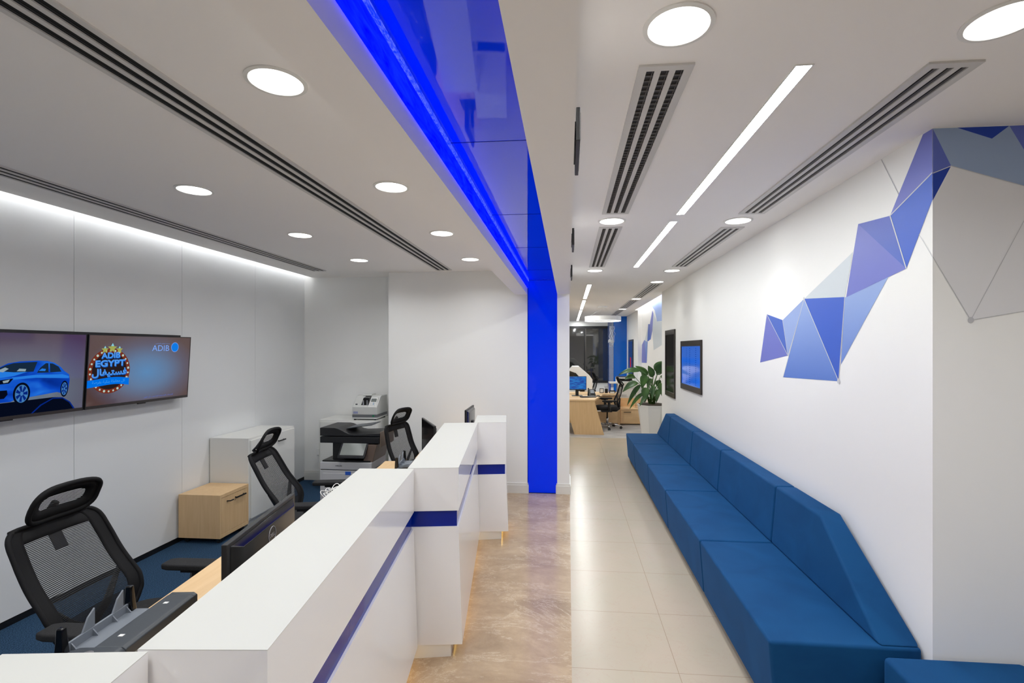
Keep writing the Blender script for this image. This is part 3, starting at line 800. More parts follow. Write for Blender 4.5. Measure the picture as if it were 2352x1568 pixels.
    for (w_, h_) in hd:
        vs.append(head_pt(w_, h_)); vs.append(head_pt(w_ * 0.68, 0.086 + (h_ - 0.080) * 0.42))
    n = len(hd); mb.add(vs, [(2 * i, 2 * ((i + 1) % n), 2 * ((i + 1) % n) + 1, 2 * i + 1) for i in range(n)])
    mb.tube([head_pt(w_, h_) for w_, h_ in hd], 0.008, 8, closed=True)
    hr = mb.build('headrest', M['chairband'], t_, smooth=True, solid=0.006)
    mb = MB(); vs = []; fs = []; nx, nz = 9, 5
    for j in range(nz):
        for i in range(nx):
            u_ = -1 + 2 * i / (nx - 1); v_ = -1 + 2 * j / (nz - 1)
            vs.append(head_pt(0.160 * 0.70 * u_, 0.086 + 0.080 * 0.44 * v_))
    for j in range(nz - 1):
        for i in range(nx - 1): fs.append((j * nx + i, j * nx + i + 1, (j + 1) * nx + i + 1, (j + 1) * nx + i))
    mb.add(vs, fs).build('headrest_mesh', M['mesh'], hr, smooth=True)
    MB().tube([back_pt(0, 0.47, 0.012), back_pt(0, 0.53, 0.03), head_pt(0, 0.02, 0.035), head_pt(0, 0.07, 0.012)], [0.014, 0.014, 0.014, 0.016], 8).build('headrest_stem', M['black'], t_, smooth=True)
    # arms
    for s_ in (-1, 1):
        ar = MB().tube([(-0.02, s_ * 0.20, 0.415), (-0.01, s_ * 0.29, 0.43), (0.0, s_ * 0.315, 0.50), (0.01, s_ * 0.315, 0.615)], [0.02, 0.024, 0.034, 0.030], 8, flat=0.8).box(-0.06, s_ * 0.315 - 0.025, 0.61, 0.09, s_ * 0.315 + 0.025, 0.627)
        ar = ar.build('armrest', M['black'], t_, smooth=False)
        pad = [(-0.16, -0.036), (-0.12, -0.048), (0.10, -0.050), (0.155, -0.03), (0.16, 0.02), (0.11, 0.05), (-0.12, 0.048), (-0.16, 0.034)]
        MB().prism([(x, y + s_ * 0.315) for x, y in pad], 0.627, 0.658).build('arm_pad', M['darkfabric'], ar, bevel=0.009, seg=3)
    # lift, base, castors
    MB().lathe([(0.026, 0.12), (0.026, 0.25), (0.015, 0.25), (0.015, 0.38)], seg=20).build('gas_lift', M['chrome'], t_, smooth=True)
    MB().lathe([(0.045, 0.075), (0.045, 0.12), (0.03, 0.13)], seg=20).build('base_hub', M['chrome'], t_)
    for k in range(5):
        a = 2 * pi * k / 5 + 0.3; R_ = 0.31
        MB().tube([(0.03 * cos(a), 0.03 * sin(a), 0.105), (0.18 * cos(a), 0.18 * sin(a), 0.095), (R_ * cos(a), R_ * sin(a), 0.068)], [0.024, 0.02, 0.014], 8, flat=0.7).build('base_leg', M['chrome'], t_, smooth=True)
        cx, cy = R_ * cos(a), R_ * sin(a)
        mb = MB()
        for o_ in (-0.016, 0.016):
            px, py = cx - sin(a) * o_, cy + cos(a) * o_
            q = MB().lathe([(0.029, -0.009), (0.029, 0.009)], seg=18)
            q.xform(Matrix.Translation((px, py, 0.029)) @ Matrix.Rotation(a, 4, 'Z') @ Matrix.Rotation(radians(90), 4, 'X'))
            mb.add(q.v, q.f)
        mb.box(cx - 0.008, cy - 0.008, 0.029, cx + 0.008, cy + 0.008, 0.066)
        mb.build('castor', M['black'], t_)
    return t_
grp = 'mesh office chairs'
ch = make_chair((-1.97, 2.13, 0), radians(2), 'black mesh office chair nearest the camera, at the left edge below the wall televisions', grp)
dup(ch, (-1.96, 3.74, 0), radians(10), 'black mesh office chair beside the low oak pedestal and white cabinet, with its headrest up', grp)
LEAN = 0.45
ch2 = make_chair((-1.52, 5.02, 0), radians(-14), 'black mesh office chair between the printer and the farthest counter', grp)
dup(ch2, (0.88, 11.2, 0), radians(184), 'black mesh office chair with chrome base, seen sideways at the far oak desk', grp)
dup(ch2, (0.45, 13.35, 0), radians(186), 'black mesh office chair behind the far desk, only its back edge showing', grp)

# ------------------------------------------------------------------ monitors
def monitor(loc, rz, label, wd=0.53, ht=0.31, zb=0.12, logo=None, screen=None):
    """screen faces local -x; stands at z=0 on the desk"""
    t_ = thing('computer_monitor', loc, label, 'monitor', 'computer monitors', rz)
    z0, z1 = zb, zb + ht; hw = wd / 2
    MB().hexa([(-0.008, -hw, z0), (0.012, -hw, z0), (0.012, hw, z0), (-0.008, hw, z0), (-0.008, -hw, z1), (0.012, -hw, z1), (0.012, hw, z1), (-0.008, hw, z1)]).build('bezel', M['black'], t_, bevel=0.003)
    MB().hexa([(0.012, -hw + .02, z0 + .015), (0.035, -hw + .07, z0 + .04), (0.035, hw - .07, z0 + .04), (0.012, hw - .02, z0 + .015),
               (0.012, -hw + .02, z1 - .012), (0.035, -hw + .07, z1 - .036), (0.035, hw - .07, z1 - .036), (0.012, hw - .02, z1 - .012)]).build('rear_shell', M['blackgloss'], t_, bevel=0.004)
    MB().box(-0.0088, -hw + .01, z0 + .018, -0.0075, hw - .01, z1 - .01).build('screen', screen or M['blackgloss'], t_)
    MB().box(0.033, -0.035, 0.008, 0.05, 0.035, z0 + ht * 0.55).build('stand_neck', M['black'], t_, bevel=0.003)
    MB().box(-0.09, -0.12, 0, 0.10, 0.12, 0.01).build('stand_base', M['black'], t_, bevel=0.004)
    if logo:
        mb = MB(); cz = z1 - 0.078
        pts = [(0.0358, 0.032 * cos(2 * pi * k / 40), cz + 0.032 * sin(2 * pi * k / 40)) for k in range(40)]
        mb.tube(pts, 0.0013, 6, closed=True)
        text_mb(logo, frame_mtx((0.0362, 0, cz), (0, 1, 0), (0, 0, 1)), width=0.045, mb=mb, bold=0.01)
        mb.build('badge', mat('badge_silver', S(170, 170, 172), 0.3), t_)
    return t_
monitor((-1.215, 1.86, 0.745), radians(9.8), 'black monitor seen from behind with a round silver badge, behind the long counter', wd=0.60, ht=0.335, zb=0.045, logo='DELL')
monitor((-1.275, 4.39, 0.745), radians(27.5), 'black monitor standing with its dark screen toward the far office chair', wd=0.56, ht=0.335, zb=0.045)
m = mat('blue_monitor_back', S(58, 60, 96), 0.2)
monitor((-1.11, 5.45, 0.745), radians(1.5), 'small black monitor top showing above the counters near the white wall', wd=0.50, ht=0.32, zb=0.065)

# ------------------------------------------------------------------ document printers on the desks
def document_printer(loc, rz, label, group='document printers'):
    t_ = thing('document_printer', loc, label, 'printer', group, rz)
    L2 = 0.16
    body = [(-0.115, 0.0), (0.13, 0.0), (0.15, 0.02), (0.15, 0.085), (0.142, 0.10), (-0.02, 0.06), (-0.115, 0.035)]
    MB().extr(body, 'y', -L2, L2).build('lower_body', M['lgrey'], t_, bevel=0.003)
    top = [(0.02, 0.075), (0.10, 0.098), (0.135, 0.105), (0.153, 0.098), (0.153, 0.128), (0.142, 0.136), (0.06, 0.136), (0.035, 0.118), (0.02, 0.10)]
    MB().extr(top, 'y', -L2, L2 + 0.002).build('cover', M['dgrey'], t_, bevel=0.003)
    MB().box(-0.055, -L2 + 0.03, 0.05, 0.03, L2 - 0.02, 0.098).build('paper_tray', M['grey'], t_, bevel=0.002)
    MB().box(-0.062, -L2 + 0.03, 0.05, -0.054, L2 - 0.02, 0.125).build('tray_fence', M['grey'], t_, bevel=0.001)
    end = [(-0.11, 0.0), (0.155, 0.0), (0.155, 0.125), (0.142, 0.138), (0.02, 0.138), (-0.04, 0.115), (-0.095, 0.07), (-0.11, 0.04)]
    MB().extr(end, 'y', -L2 - 0.075, -L2).build('end_housing', M['dgrey'], t_, bevel=0.006)
    MB().lathe([(0.016, 0.1382), (0.016, 0.1405)], c=(0.07, -L2 - 0.04, 0), seg=24).build('emblem', M['chrome'], t_)
    MB().extr([(0.06, 0.0), (0.155, 0.0), (0.155, 0.128), (0.142, 0.137), (0.06, 0.137)], 'y', L2, L2 + 0.02).build('end_housing', M['dgrey'], t_, bevel=0.004)
    for y in (-L2 + 0.02, L2 - 0.03):
        MB().hexa([(-0.075, y - 0.014, 0.04), (-0.035, y - 0.014, 0.04), (-0.035, y + 0.014, 0.04), (-0.075, y + 0.014, 0.04), (-0.068, y - 0.009, 0.185), (-0.048, y - 0.009, 0.185), (-0.048, y + 0.009, 0.185), (-0.068, y + 0.009, 0.185)]).build('paper_support', M['blackgloss'], t_, bevel=0.004)
    for y in (-0.05, 0.07):
        MB().hexa([(-0.062, y - 0.03, 0.10), (-0.056, y - 0.03, 0.10), (-0.056, y + 0.03, 0.10), (-0.062, y + 0.03, 0.10), (-0.062, y + 0.004, 0.165), (-0.056, y + 0.004, 0.165), (-0.056, y + 0.03, 0.185), (-0.062, y + 0.03, 0.185)]).build('paper_guide', M['grey'], t_, bevel=0.001)
    for y in (-0.11, -0.03, 0.05, 0.11):
        MB().extr([(-0.054, 0.098), (-0.035, 0.098), (-0.054, 0.12)], 'y', y - 0.002, y + 0.002).build('rib', M['grey'], t_)
    for y in (-0.10, 0.10):
        MB().box(0.085, y - 0.006, 0.1355, 0.10, y + 0.006, 0.1375).build('indicator', M['white'], t_)
    return t_
document_printer((-1.515, 1.525, 0.745), radians(6.5), 'dark grey document printer on the near oak desk in front of the nearest chair')
document_printer((-1.31, 3.92, 0.745), radians(6.5), 'document printer half hidden behind the middle counter, below the far chair')

# cables
t_ = MB()
random.seed(3)
for k in range(11):
    r_ = random.uniform(0.03, 0.065); ph = random.uniform(0, 6.28); th_ = random.uniform(0.2, 0.9); ax_ = random.uniform(0, 3.14); cx_ = random.uniform(-.02, .02); cy_ = random.uniform(-.05, .07)
    pts = []
    for j in range(26):
        a = 2 * pi * j / 26; rr = r_ * (1 + 0.18 * sin(3 * a + ph)); u_, v_ = rr * cos(a), rr * 1.2 * sin(a)
        x_ = u_ * cos(ax_) - v_ * sin(ax_) * cos(th_); y_ = u_ * sin(ax_) + v_ * cos(ax_) * cos(th_); z_ = v_ * sin(th_) * 0.8
        pts.append((-1.64 + cx_ + x_ * 0.6, 3.27 + cy_ + y_, max(0.75, 0.785 + z_)))
    t_.tube(pts, 0.0026, 6, closed=True)
tag(t_.build('cable_coil', M['white'], smooth=True), 'coil of thin white cables lying on the desk edge behind the counter', 'cable')

# ------------------------------------------------------------------ cabinets
def bar_handle(mb, x, y0, y1, z, out=0.025, ax='y'):
    if ax == 'y':
        mb.box(x, y0, z - 0.005, x + out, y0 + 0.008, z + 0.005).box(x, y1 - 0.008, z - 0.005, x + out, y1, z + 0.005).box(x + out - 0.008, y0 - 0.012, z - 0.006, x + out, y1 + 0.012, z + 0.006)
    else:
        mb.box(y0, x - out, z - 0.005, y0 + 0.008, x, z + 0.005).box(y1 - 0.008, x - out, z - 0.005, y1, x, z + 0.005).box(y0 - 0.012, x - out, z - 0.006, y1 + 0.012, x - out + 0.008, z + 0.006)
    return mb
t_ = thing('pedestal_cabinet', (-3.37, 4.41, 0), 'low oak pedestal on castors with one door, beside the white cabinet', 'cabinet')
x0, x1, y0, y1 = -3.575, -3.168, 4.215, 4.617
MB().box(x0, y0, 0.052, x1, y1, 0.085).box(x0, y0, 0.42, x1, y1, 0.45).box(x0, y0, 0.085, x1, y0 + 0.018, 0.42).box(x0, y1 - 0.018, 0.085, x1, y1, 0.42).box(x0, y0 + 0.018, 0.085, x0 + 0.015, y1 - 0.018, 0.42).build('body', M['woodz'], t_, world=True, bevel=0.001)
dr = MB().box(x1 - 0.018, y0 + 0.021, 0.088, x1 - 0.002, y1 - 0.021, 0.417).build('door', M['woodz'], t_, world=True)
bar_handle(MB(), x1 - 0.002, 4.42, 4.54, 0.375).build('handle', M['black'], dr, world=True)
MB().tube([(x1 - 0.002, 4.31, 0.372), (x1 + 0.03, 4.315, 0.374), (x1 + 0.034, 4.35, 0.376)], 0.006, 8).build('key', M['black'], dr, world=True)
for cx in (x0 + 0.05, x1 - 0.045):
    for cy in (y0 + 0.06, y1 - 0.05):
        mb = MB()
        for o_ in (-0.013, 0.013):
            q = MB().lathe([(0.022, -0.009), (0.022, 0.009)], seg=18).xform(Matrix.Translation((cx, cy + o_, 0.022)) @ Matrix.Rotation(radians(90), 4, 'X')); mb.add(q.v, q.f)
        mb.box(cx - 0.012, cy - 0.012, 0.02, cx + 0.012, cy + 0.012, 0.052)
        mb.build('castor', M['black'], t_, world=True)

def door_cabinet(x0, x1, y0, y1, h, label, axis, group):
    t_ = thing('storage_cabinet', ((x0 + x1) / 2, (y0 + y1) / 2, 0), label, 'cabinet', group)
    MB().box(x0, y0, h - 0.02, x1, y1, h).box(x0, y0, 0.07, x1, y0 + 0.018, h - 0.02).box(x0, y1 - 0.018, 0.07, x1, y1, h - 0.02).box(x0, y0 + .018, 0.07, x0 + 0.015, y1 - .018, h - 0.02).box(x0, y0 + .018, 0.07, x1, y1 - .018, 0.09).box(x1 - 0.018, y0 + .018, 0.09, x1, y1 - .018, h - .02).build('body', M['cab'], t_, world=True, bevel=0.001)
    MB().box(x0 + 0.02, y0 + 0.02, 0, x1 - 0.02, y1 - 0.02, 0.07).build('plinth', M['lgrey'], t_, world=True)
    if axis == 'x':
        ym = (y0 + y1) / 2
        for (a, b2, hy) in ((y0 + 0.02, ym - 0.0015, ym - 0.17), (ym + 0.0015, y1 - 0.02, ym + 0.06)):
            d_ = MB().box(x1, a, 0.09, x1 + 0.016, b2, h - 0.024).build('door', M['cab'], t_, world=True, bevel=0.001)
            bar_handle(MB(), x1 + 0.016, hy, hy + 0.11, h - 0.11).build('handle', M['black'], d_, world=True)
    else:
        xm = (x0 + x1) / 2
        for (a, b2, hx) in ((x0 + 0.02, xm - 0.0015, xm - 0.17), (xm + 0.0015, x1 - 0.02, xm + 0.06)):
            d_ = MB().box(a, y0 - 0.016, 0.09, b2, y0, h - 0.024).build('door', M['cab'], t_, world=True, bevel=0.001)
            bar_handle(MB(), y0 - 0.016, hx, hx + 0.11, h - 0.11, ax='x').build('handle', M['black'], d_, world=True)
    return t_
door_cabinet(-3.59, -3.18, 4.632, 5.45, 0.895, 'low white two-door cabinet against the glossy wall, behind the oak pedestal', 'x', 'white storage cabinets')
door_cabinet(-3.15, -2.385, 5.97, 6.40, 0.890, 'white cabinet behind the printer with the banknote counter on top', 'y', 'white storage cabinets')

# ------------------------------------------------------------------ banknote counter
t_ = thing('banknote_counter', (-2.54, 6.15, 0.89), 'light grey banknote counting machine on top of the white cabinet', 'machine')
x0, x1, y0, y1 = -2.722, -2.40, 5.985, 6.34
for cx in (x0 + 0.03, x1 - 0.03):
    for cy in (y0 + 0.02, y1 - 0.03): MB().box(cx - 0.012, cy - 0.01, 0.89, cx + 0.012, cy + 0.01, 0.905).build('foot', M['black'], t_, world=True)
MB().box(x0, y0, 0.905, x1, y1, 0.925).build('base', M['lgrey'], t_, world=True, bevel=0.003)
MB().box(x0 + 0.001, y0 + 0.001, 0.925, x1 - 0.001, y1, 0.96).build('band', mat('band_grey', S(104, 106, 110), 0.4), t_, world=True)
MB().extr([(y0, 0.96), (y1, 0.96), (y1, 1.185), (y0 + 0.17, 1.19), (y0 + 0.13, 1.175), (y0 + 0.015, 1.065), (y0, 1.055)], 'x', x0 + 0.002, x1 - 0.002).build('body', M['lgrey'], t_, world=True, bevel=0.004)
MB().hexa([(x0 + 0.10, y0 + 0.02, 1.055), (x0 + 0.10, y0 + 0.12, 1.055), (x0 + 0.20, y0 + 0.12, 1.055), (x0 + 0.20, y0 + 0.02, 1.055), (x0 + 0.125, y0 + 0.055, 1.165), (x0 + 0.125, y0 + 0.14, 1.182), (x0 + 0.20, y0 + 0.14, 1.182), (x0 + 0.20, y0 + 0.055, 1.165)]).build('hopper', M['blackgloss'], t_, world=True)
for cx in (x0 + 0.135, x0 + 0.185):
    MB().box(cx - 0.005, y0 + 0.022, 1.07, cx + 0.005, y0 + 0.03, 1.14).build('hopper_guide', M['chrome'], t_, world=True)
kp = MB().hexa([(x0 + 0.205, y0 + 0.004, 1.06), (x0 + 0.205, y0 + 0.02, 1.055), (x1 - 0.018, y0 + 0.02, 1.055), (x1 - 0.018, y0 + 0.004, 1.06), (x0 + 0.22, y0 + 0.075, 1.165), (x0 + 0.22, y0 + 0.10, 1.165), (x1 - 0.018, y0 + 0.10, 1.165), (x1 - 0.018, y0 + 0.075, 1.165)]).build('keypad', M['white'], t_, world=True)
def kpx(u, v): return Vector((x0 + 0.213 + u * (x1 - 0.018 - x0 - 0.213), y0 + 0.003 + 0.071 * v, 1.061 + 0.104 * v))
MB().poly([kpx(.15, .55), kpx(.92, .55), kpx(.92, .93), kpx(.15, .93)]).build('keypad_display', mat('lcd', S(112, 118, 116), 0.3), kp, world=True)
mb = MB()
for i in range(4):
    for j in range(3):
        u, v = .1 + .21 * i, .08 + .14 * j
        mb.poly([kpx(u, v), kpx(u + .15, v), kpx(u + .15, v + .09), kpx(u, v + .09)], 1 if (i == 2 and j > 0) else 0)
mb.build('keys', [M['lgrey'], mat('blue_key', S(70, 130, 170), 0.4)], kp, world=True)
MB().box(x1 - 0.055, y0 - 0.003, 0.935, x1 - 0.035, y0, 0.955).build('power_switch', mat('green_switch', S(0, 130, 80), 0.4), t_, world=True)
MB().box(x0 + 0.015, y0 - 0.002, 0.972, x0 + 0.075, y0 - 0.0004, 1.0).build('maker_label', mat('label_blue', S(150, 155, 190), 0.4), t_, world=True)
MB().extr([(y0 + 0.14, 1.188), (y0 + 0.28, 1.188), (y0 + 0.28, 1.205), (y0 + 0.16, 1.203)], 'x', x0 + 0.085, x0 + 0.195).build('top_display', M['lgrey'], t_, world=True)
MB().box(x0 + 0.03, y0 + 0.03, 1.068, x0 + 0.055, y0 + 0.04, 1.093).build('label_mark', M['dgrey'], t_, world=True)

# ------------------------------------------------------------------ floor-standing printer
t_ = thing('office_printer', (-2.3, 5.1, 0), 'large black and silver office printer with tilted touch screen, before the white cabinet', 'printer')
x0, x1, y0, y1 = -2.577, -2.02, 4.90, 5.30
MB().box(x0, y0, 0.05, x1, y1, 0.53).box(x0, y0 - 0.004, 0.535, x1, y1, 0.615).build('body', M['silver'], t_, world=True, bevel=0.008)
for z in (0.30, 0.08):
    d_ = MB().box(x0 + 0.03, y0 - 0.006, z, x1 - 0.03, y0, z + 0.20).build('paper_drawer', M['silver'], t_, world=True, bevel=0.003)
    MB().box(x0 + 0.15, y0 - 0.009, z + 0.02, x1 - 0.15, y0 - 0.006, z + 0.05).build('drawer_grip', M['dgrey'], d_, world=True)
MB().box(x0 + 0.005, y0 + 0.005, 0.53, x1 - 0.005, y1 - 0.005, 0.535).build('gap', M['dark'], t_, world=True)
MB().box(x0 + 0.02, y0 + 0.01, 0.6152, x1 - 0.02, y1 - 0.02, 0.63).build('output_tray', M['black'], t_, world=True, bevel=0.003)
MB().box(x0 + 0.10, y0 + 0.08, 0.63, x0 + 0.24, y1 - 0.02, 0.812).box(x0 + 0.14, y1 - 0.06, 0.63, x1, y1 - 0.02, 0.80).build('neck', M['black'], t_, world=True)
MB().hexa([(x1 - 0.10, y0 + 0.02, 0.615), (x1, y0 + 0.02, 0.615), (x1, y1 - 0.02, 0.615), (x1 - 0.10, y1 - 0.02, 0.615), (x1 - 0.06, y0, 0.80), (x1 + 0.055, y0, 0.80), (x1 + 0.055, y1 - 0.02, 0.80), (x1 - 0.06, y1 - 0.02, 0.80)]).build('side_housing', M['bronze'], t_, world=True, bevel=0.004)
XR = -1.934
MB().box(x0, y0, 0.812, XR - 0.003, y1, 0.878).build('scanner_bed', M['black'], t_, world=True, bevel=0.006)
MB().box(XR - 0.003, y0 + 0.01, 0.77, XR + 0.004, y1, 0.93).build('side_cover', M['bronze'], t_, world=True, bevel=0.002)
w_ = XR - x0
prof = [(0, 0.885), (w_, 0.885), (w_, 0.918), (w_ * 0.75, 0.908), (w_ * 0.56, 0.903), (w_ * 0.48, 0.910), (w_ * 0.38, 0.94), (w_ * 0.30, 0.962), (w_ * 0.24, 0.969), (0, 0.969)]
MB().extr([(x0 + a, z) for a, z in prof], 'y', y0, y1 - 0.01).build('document_feeder', M['black'], t_, world=True, bevel=0.004)
MB().hexa([(x0 + 0.24, y0 + 0.10, 0.945), (x0 + 0.52, y0 + 0.10, 0.985), (x0 + 0.52, y1 - 0.06, 0.985), (x0 + 0.24, y1 - 0.06, 0.945), (x0 + 0.24, y0 + 0.10, 0.953), (x0 + 0.52, y0 + 0.10, 0.993), (x0 + 0.52, y1 - 0.06, 0.993), (x0 + 0.24, y1 - 0.06, 0.953)]).build('feeder_tray', M['dgrey'], t_, world=True, bevel=0.002)
sc_o = Vector((-2.195, y0 - 0.06, 0.672)); ex = Vector((1, 0, 0)); ey = Vector((0.12, 0.42, 0.9)).normalized()
mt = frame_mtx(sc_o, ex, (ey - ex * ey.dot(ex)))
def tab(x_, y_, z_): 
    p_ = mt @ Vector((x_, y_, z_)); sh = 0.13 * y_; return (p_.x + sh, p_.y, p_.z)
mb = MB().hexa([tab(-.17, 0, -.02), tab(.12, 0, -.02), tab(.12, .205, -.02), tab(-.17, .205, -.02), tab(-.17, 0, 0), tab(.12, 0, 0), tab(.12, .205, 0), tab(-.17, .205, 0)])
tp = mb.build('touch_panel', M['black'], t_, world=True, bevel=0.006)
MB().poly([tab(-.15, .03, .0015), tab(.10, .03, .0015), tab(.10, .178, .0015), tab(-.15, .178, .0015)]).build('touch_screen', mat('tablet_screen', S(128, 132, 128), 0.06, spec=0.8, emit=S(120, 126, 122), es=0.12), tp, world=True)
MB().poly([tab(-.03, .187, .0015), tab(.02, .187, .0015), tab(.02, .196, .0015), tab(-.03, .196, .0015)]).build('status_light', emis('status_led', (1, 1, 1, 1), 1.0), tp, world=True)
mb = text_mb('SAMSUNG', frame_mtx((-2.372, y0 - 0.0046, 0.577), (1, 0, 0), (0, 0, 1)), width=0.072, height=0.011, bold=0.03)
mb.build('lettering', M['black'], t_, world=True)
MB().box(-2.30, y0 - 0.0075, 0.485, -2.24, y0 - 0.0065, 0.52).build('sticker', mat('sticker_blue', S(40, 90, 190), 0.4), t_, world=True)
MB().tube([(x0 + 0.05, y0 + 0.05, 0.0), (x0 + 0.05, y0 + 0.05, 0.05)], 0.02, 12).tube([(x1 - 0.05, y0 + 0.05, 0.0), (x1 - 0.05, y0 + 0.05, 0.05)], 0.02, 12).tube([(x0 + 0.05, y1 - 0.05, 0.0), (x0 + 0.05, y1 - 0.05, 0.05)], 0.02, 12).tube([(x1 - 0.05, y1 - 0.05, 0.0), (x1 - 0.05, y1 - 0.05, 0.05)], 0.02, 12).build('castors', M['black'], t_, world=True)
tag(MB().box(-3.42, 6.418, 0.34, -3.335, 6.4295, 0.43).build('wall_socket', M['white'], bevel=0.003), 'small white wall socket on the back wall left of the printer', 'socket')

# ------------------------------------------------------------------ wall televisions
TZ0, TZ1 = 1.345, 1.898
def TP(y, z, d=0.0): return (-3.492 + 0.035 * (z - 1.62) / 0.55 + d, y, z)
def tv(y0, y1, label, scr):
    t_ = thing('television', (-3.5, (y0 + y1) / 2, 1.62), label, 'television', 'televisions on the glossy wall')
    hb = lambda a, b2, c_, d_, k0, k1: [TP(a, c_, k0), TP(a, c_, k1), TP(b2, c_, k1), TP(b2, c_, k0), TP(a, d_, k0), TP(a, d_, k1), TP(b2, d_, k1), TP(b2, d_, k0)]
    MB().hexa(hb(y0, y1, TZ0, TZ1, -0.03, -0.002)).build('housing', M['black'], t_, world=True, bevel=0.003)
    e_ = 0.007; d_ = 0.022
    MB().hexa(hb(y0, y0 + e_, TZ0, TZ1, -0.004, 0.001)).hexa(hb(y1 - e_, y1, TZ0, TZ1, -0.004, 0.001)).hexa(hb(y0 + e_, y1 - e_, TZ1 - e_, TZ1, -0.004, 0.001)).build('bezel', M['black'], t_, world=True)
    MB().hexa(hb(y0 + e_, y1 - e_, TZ0, TZ0 + d_, -0.004, 0.001)).build('chin', mat('tv_chin', S(72, 68, 68), 0.3, metal=0.5), t_, world=True)
    ym = (y0 + y1) / 2
    MB().hexa(hb(ym - 0.035, ym + 0.035, TZ0 - 0.008, TZ0, -0.015, 0.0)).build('sensor', M['black'], t_, world=True)
    MB().box(-3.598, y0 - 0.006, 1.40, -3.56, y1 + 0.006 if y1 < 3.5 else y1 - 0.02, 1.915).build('mount_frame', M['black'], t_, world=True)
    for q in (y0 + 0.25, y1 - 0.25):
        MB().box(-3.56, q - 0.03, 1.45, -3.52, q + 0.03, 1.85).build('bracket', M['dgrey'], t_, world=True)
    MB().poly([TP(y0 + e_, TZ0 + d_), TP(y1 - e_, TZ0 + d_), TP(y1 - e_, TZ1 - e_), TP(y0 + e_, TZ1 - e_)]).build('screen', scr, t_, world=True)
    return t_
def screen_mat(name, centre, rad, stops, es=0.66):
    """picture background on the screen: soft disc of colour, in the screen's own coordinates"""
    m_ = mat(name, S(8, 8, 10), 0.06, spec=0.5, emit=(0, 0, 0, 1), es=es); t, N, Lk, b = nt(m_)
    tc = N.new('ShaderNodeTexCoord'); mp = N.new('ShaderNodeMapping'); Lk.new(tc.outputs['Object'], mp.inputs[0])
    mp.inputs['Location'].default_value = (0, -centre[0] / rad[0], -centre[1] / rad[1]); mp.inputs['Scale'].default_value = (0, 1 / rad[0], 1 / rad[1])
    ln = N.new('ShaderNodeVectorMath'); ln.operation = 'LENGTH'; Lk.new(mp.outputs[0], ln.inputs[0])
    r = ramp(N, stops); Lk.new(ln.outputs['Value'], r.inputs[0]); Lk.new(r.outputs[0], b.inputs['Emission Color'])
    return m_
smR = screen_mat('screen_right_picture', (0.03, -0.02), (0.55, 0.33), [(0.0, S(84, 140, 192)), (0.35, S(92, 124, 164)), (0.7, S(92, 88, 108)), (1.0, S(88, 66, 64))])
smL = screen_mat('screen_left_picture', (0.05, -0.12), (0.75, 0.42), [(0.0, S(110, 130, 150)), (0.4, S(104, 112, 130)), (0.75, S(92, 84, 104)), (1.0, S(80, 60, 76))])
tvR = tv(3.274, 4.243, 'right-hand wall television showing a round bulb-lit badge and blue lettering', smR)
tvL = tv(2.292, 3.261, 'left-hand wall television showing a blue car, cut off by the left edge of the photo', smL)

def em(name, c, s=0.7): return emis(name, c, s)
PM = [em('pic_dark', S(40, 30, 32)), em('pic_rust', S(122, 52, 36)), em('pic_bulb', S(190, 215, 200)), em('pic_text', S(84, 160, 250)), em('pic_textshade', S(10, 96, 200)),
      em('pic_ribbon', S(0, 118, 240)), em('pic_gold', S(170, 175, 90)), em('pic_star', S(140, 215, 230)), em('pic_logo', S(130, 175, 255)), em('pic_globe', S(20, 130, 240)), em('pic_fine', S(96, 124, 220)), em('pic_ribbontext', S(70, 165, 250))]
mb = MB(); lay = [0]
def pic(pts, mi, lv, t=None):
    (t or mb).poly([TP(y, z, 0.0006 + 0.0003 * lv) for y, z in pts], mi)
def ell(cy, cz, ry, rz_, n=48, a0=0, a1=2 * pi): return [(cy + ry * cos(a0 + (a1 - a0) * k / n), cz + rz_ * sin(a0 + (a1 - a0) * k / n)) for k in range(n)]
CY, CZ, CR = 3.453, 1.622, 0.172
pic(ell(CY, CZ, CR, CR), 1, 0); pic(ell(CY, CZ, CR * 0.82, CR * 0.82), 0, 1)
for k in range(26):
    a = 2 * pi * (k + .5) / 26
    if 0.30 < (a / (2 * pi)) < 0.0: continue
    rr = 0.0075 if k % 3 else 0.0095
    pic(ell(CY + CR * .91 * cos(a), CZ + CR * .91 * sin(a), rr, rr, 14), 2, 2)
def star(cy, cz, r_, mi, lv):
    pic([(cy + (r_ if k % 2 == 0 else r_ * .45) * sin(2 * pi * k / 10), cz + (r_ if k % 2 == 0 else r_ * .45) * cos(2 * pi * k / 10)) for k in range(10)], mi, lv)
star(3.404, 1.783, 0.030, 6, 3); star(3.524, 1.783, 0.030, 6, 3); star(3.464, 1.795, 0.040, 6, 4)
for cy, cz, r_ in ((3.404, 1.783, .030), (3.524, 1.783, .030), (3.464, 1.795, .040)):
    pic([(cy - r_ * .33, cz + r_ * .42), (cy, cz + r_), (cy + r_ * .33, cz + r_ * .42)], 7, 5)
def put(body, cy, cz, wd, ht, mi, lv, rot=0.0, bold=0.0, shear=0.0):
    k_ = 0.035 / 0.55; ex = Vector((k_ * sin(rot), cos(rot), sin(rot))).normalized(); ey = Vector((k_ * cos(rot), -sin(rot), cos(rot))).normalized()
    o = TP(cy, cz, 0.0006 + 0.0003 * lv)
    text_mb(body, frame_mtx(o, ex, ey - ex * ey.dot(ex)), wd, ht, mi, mb, bold, shear)
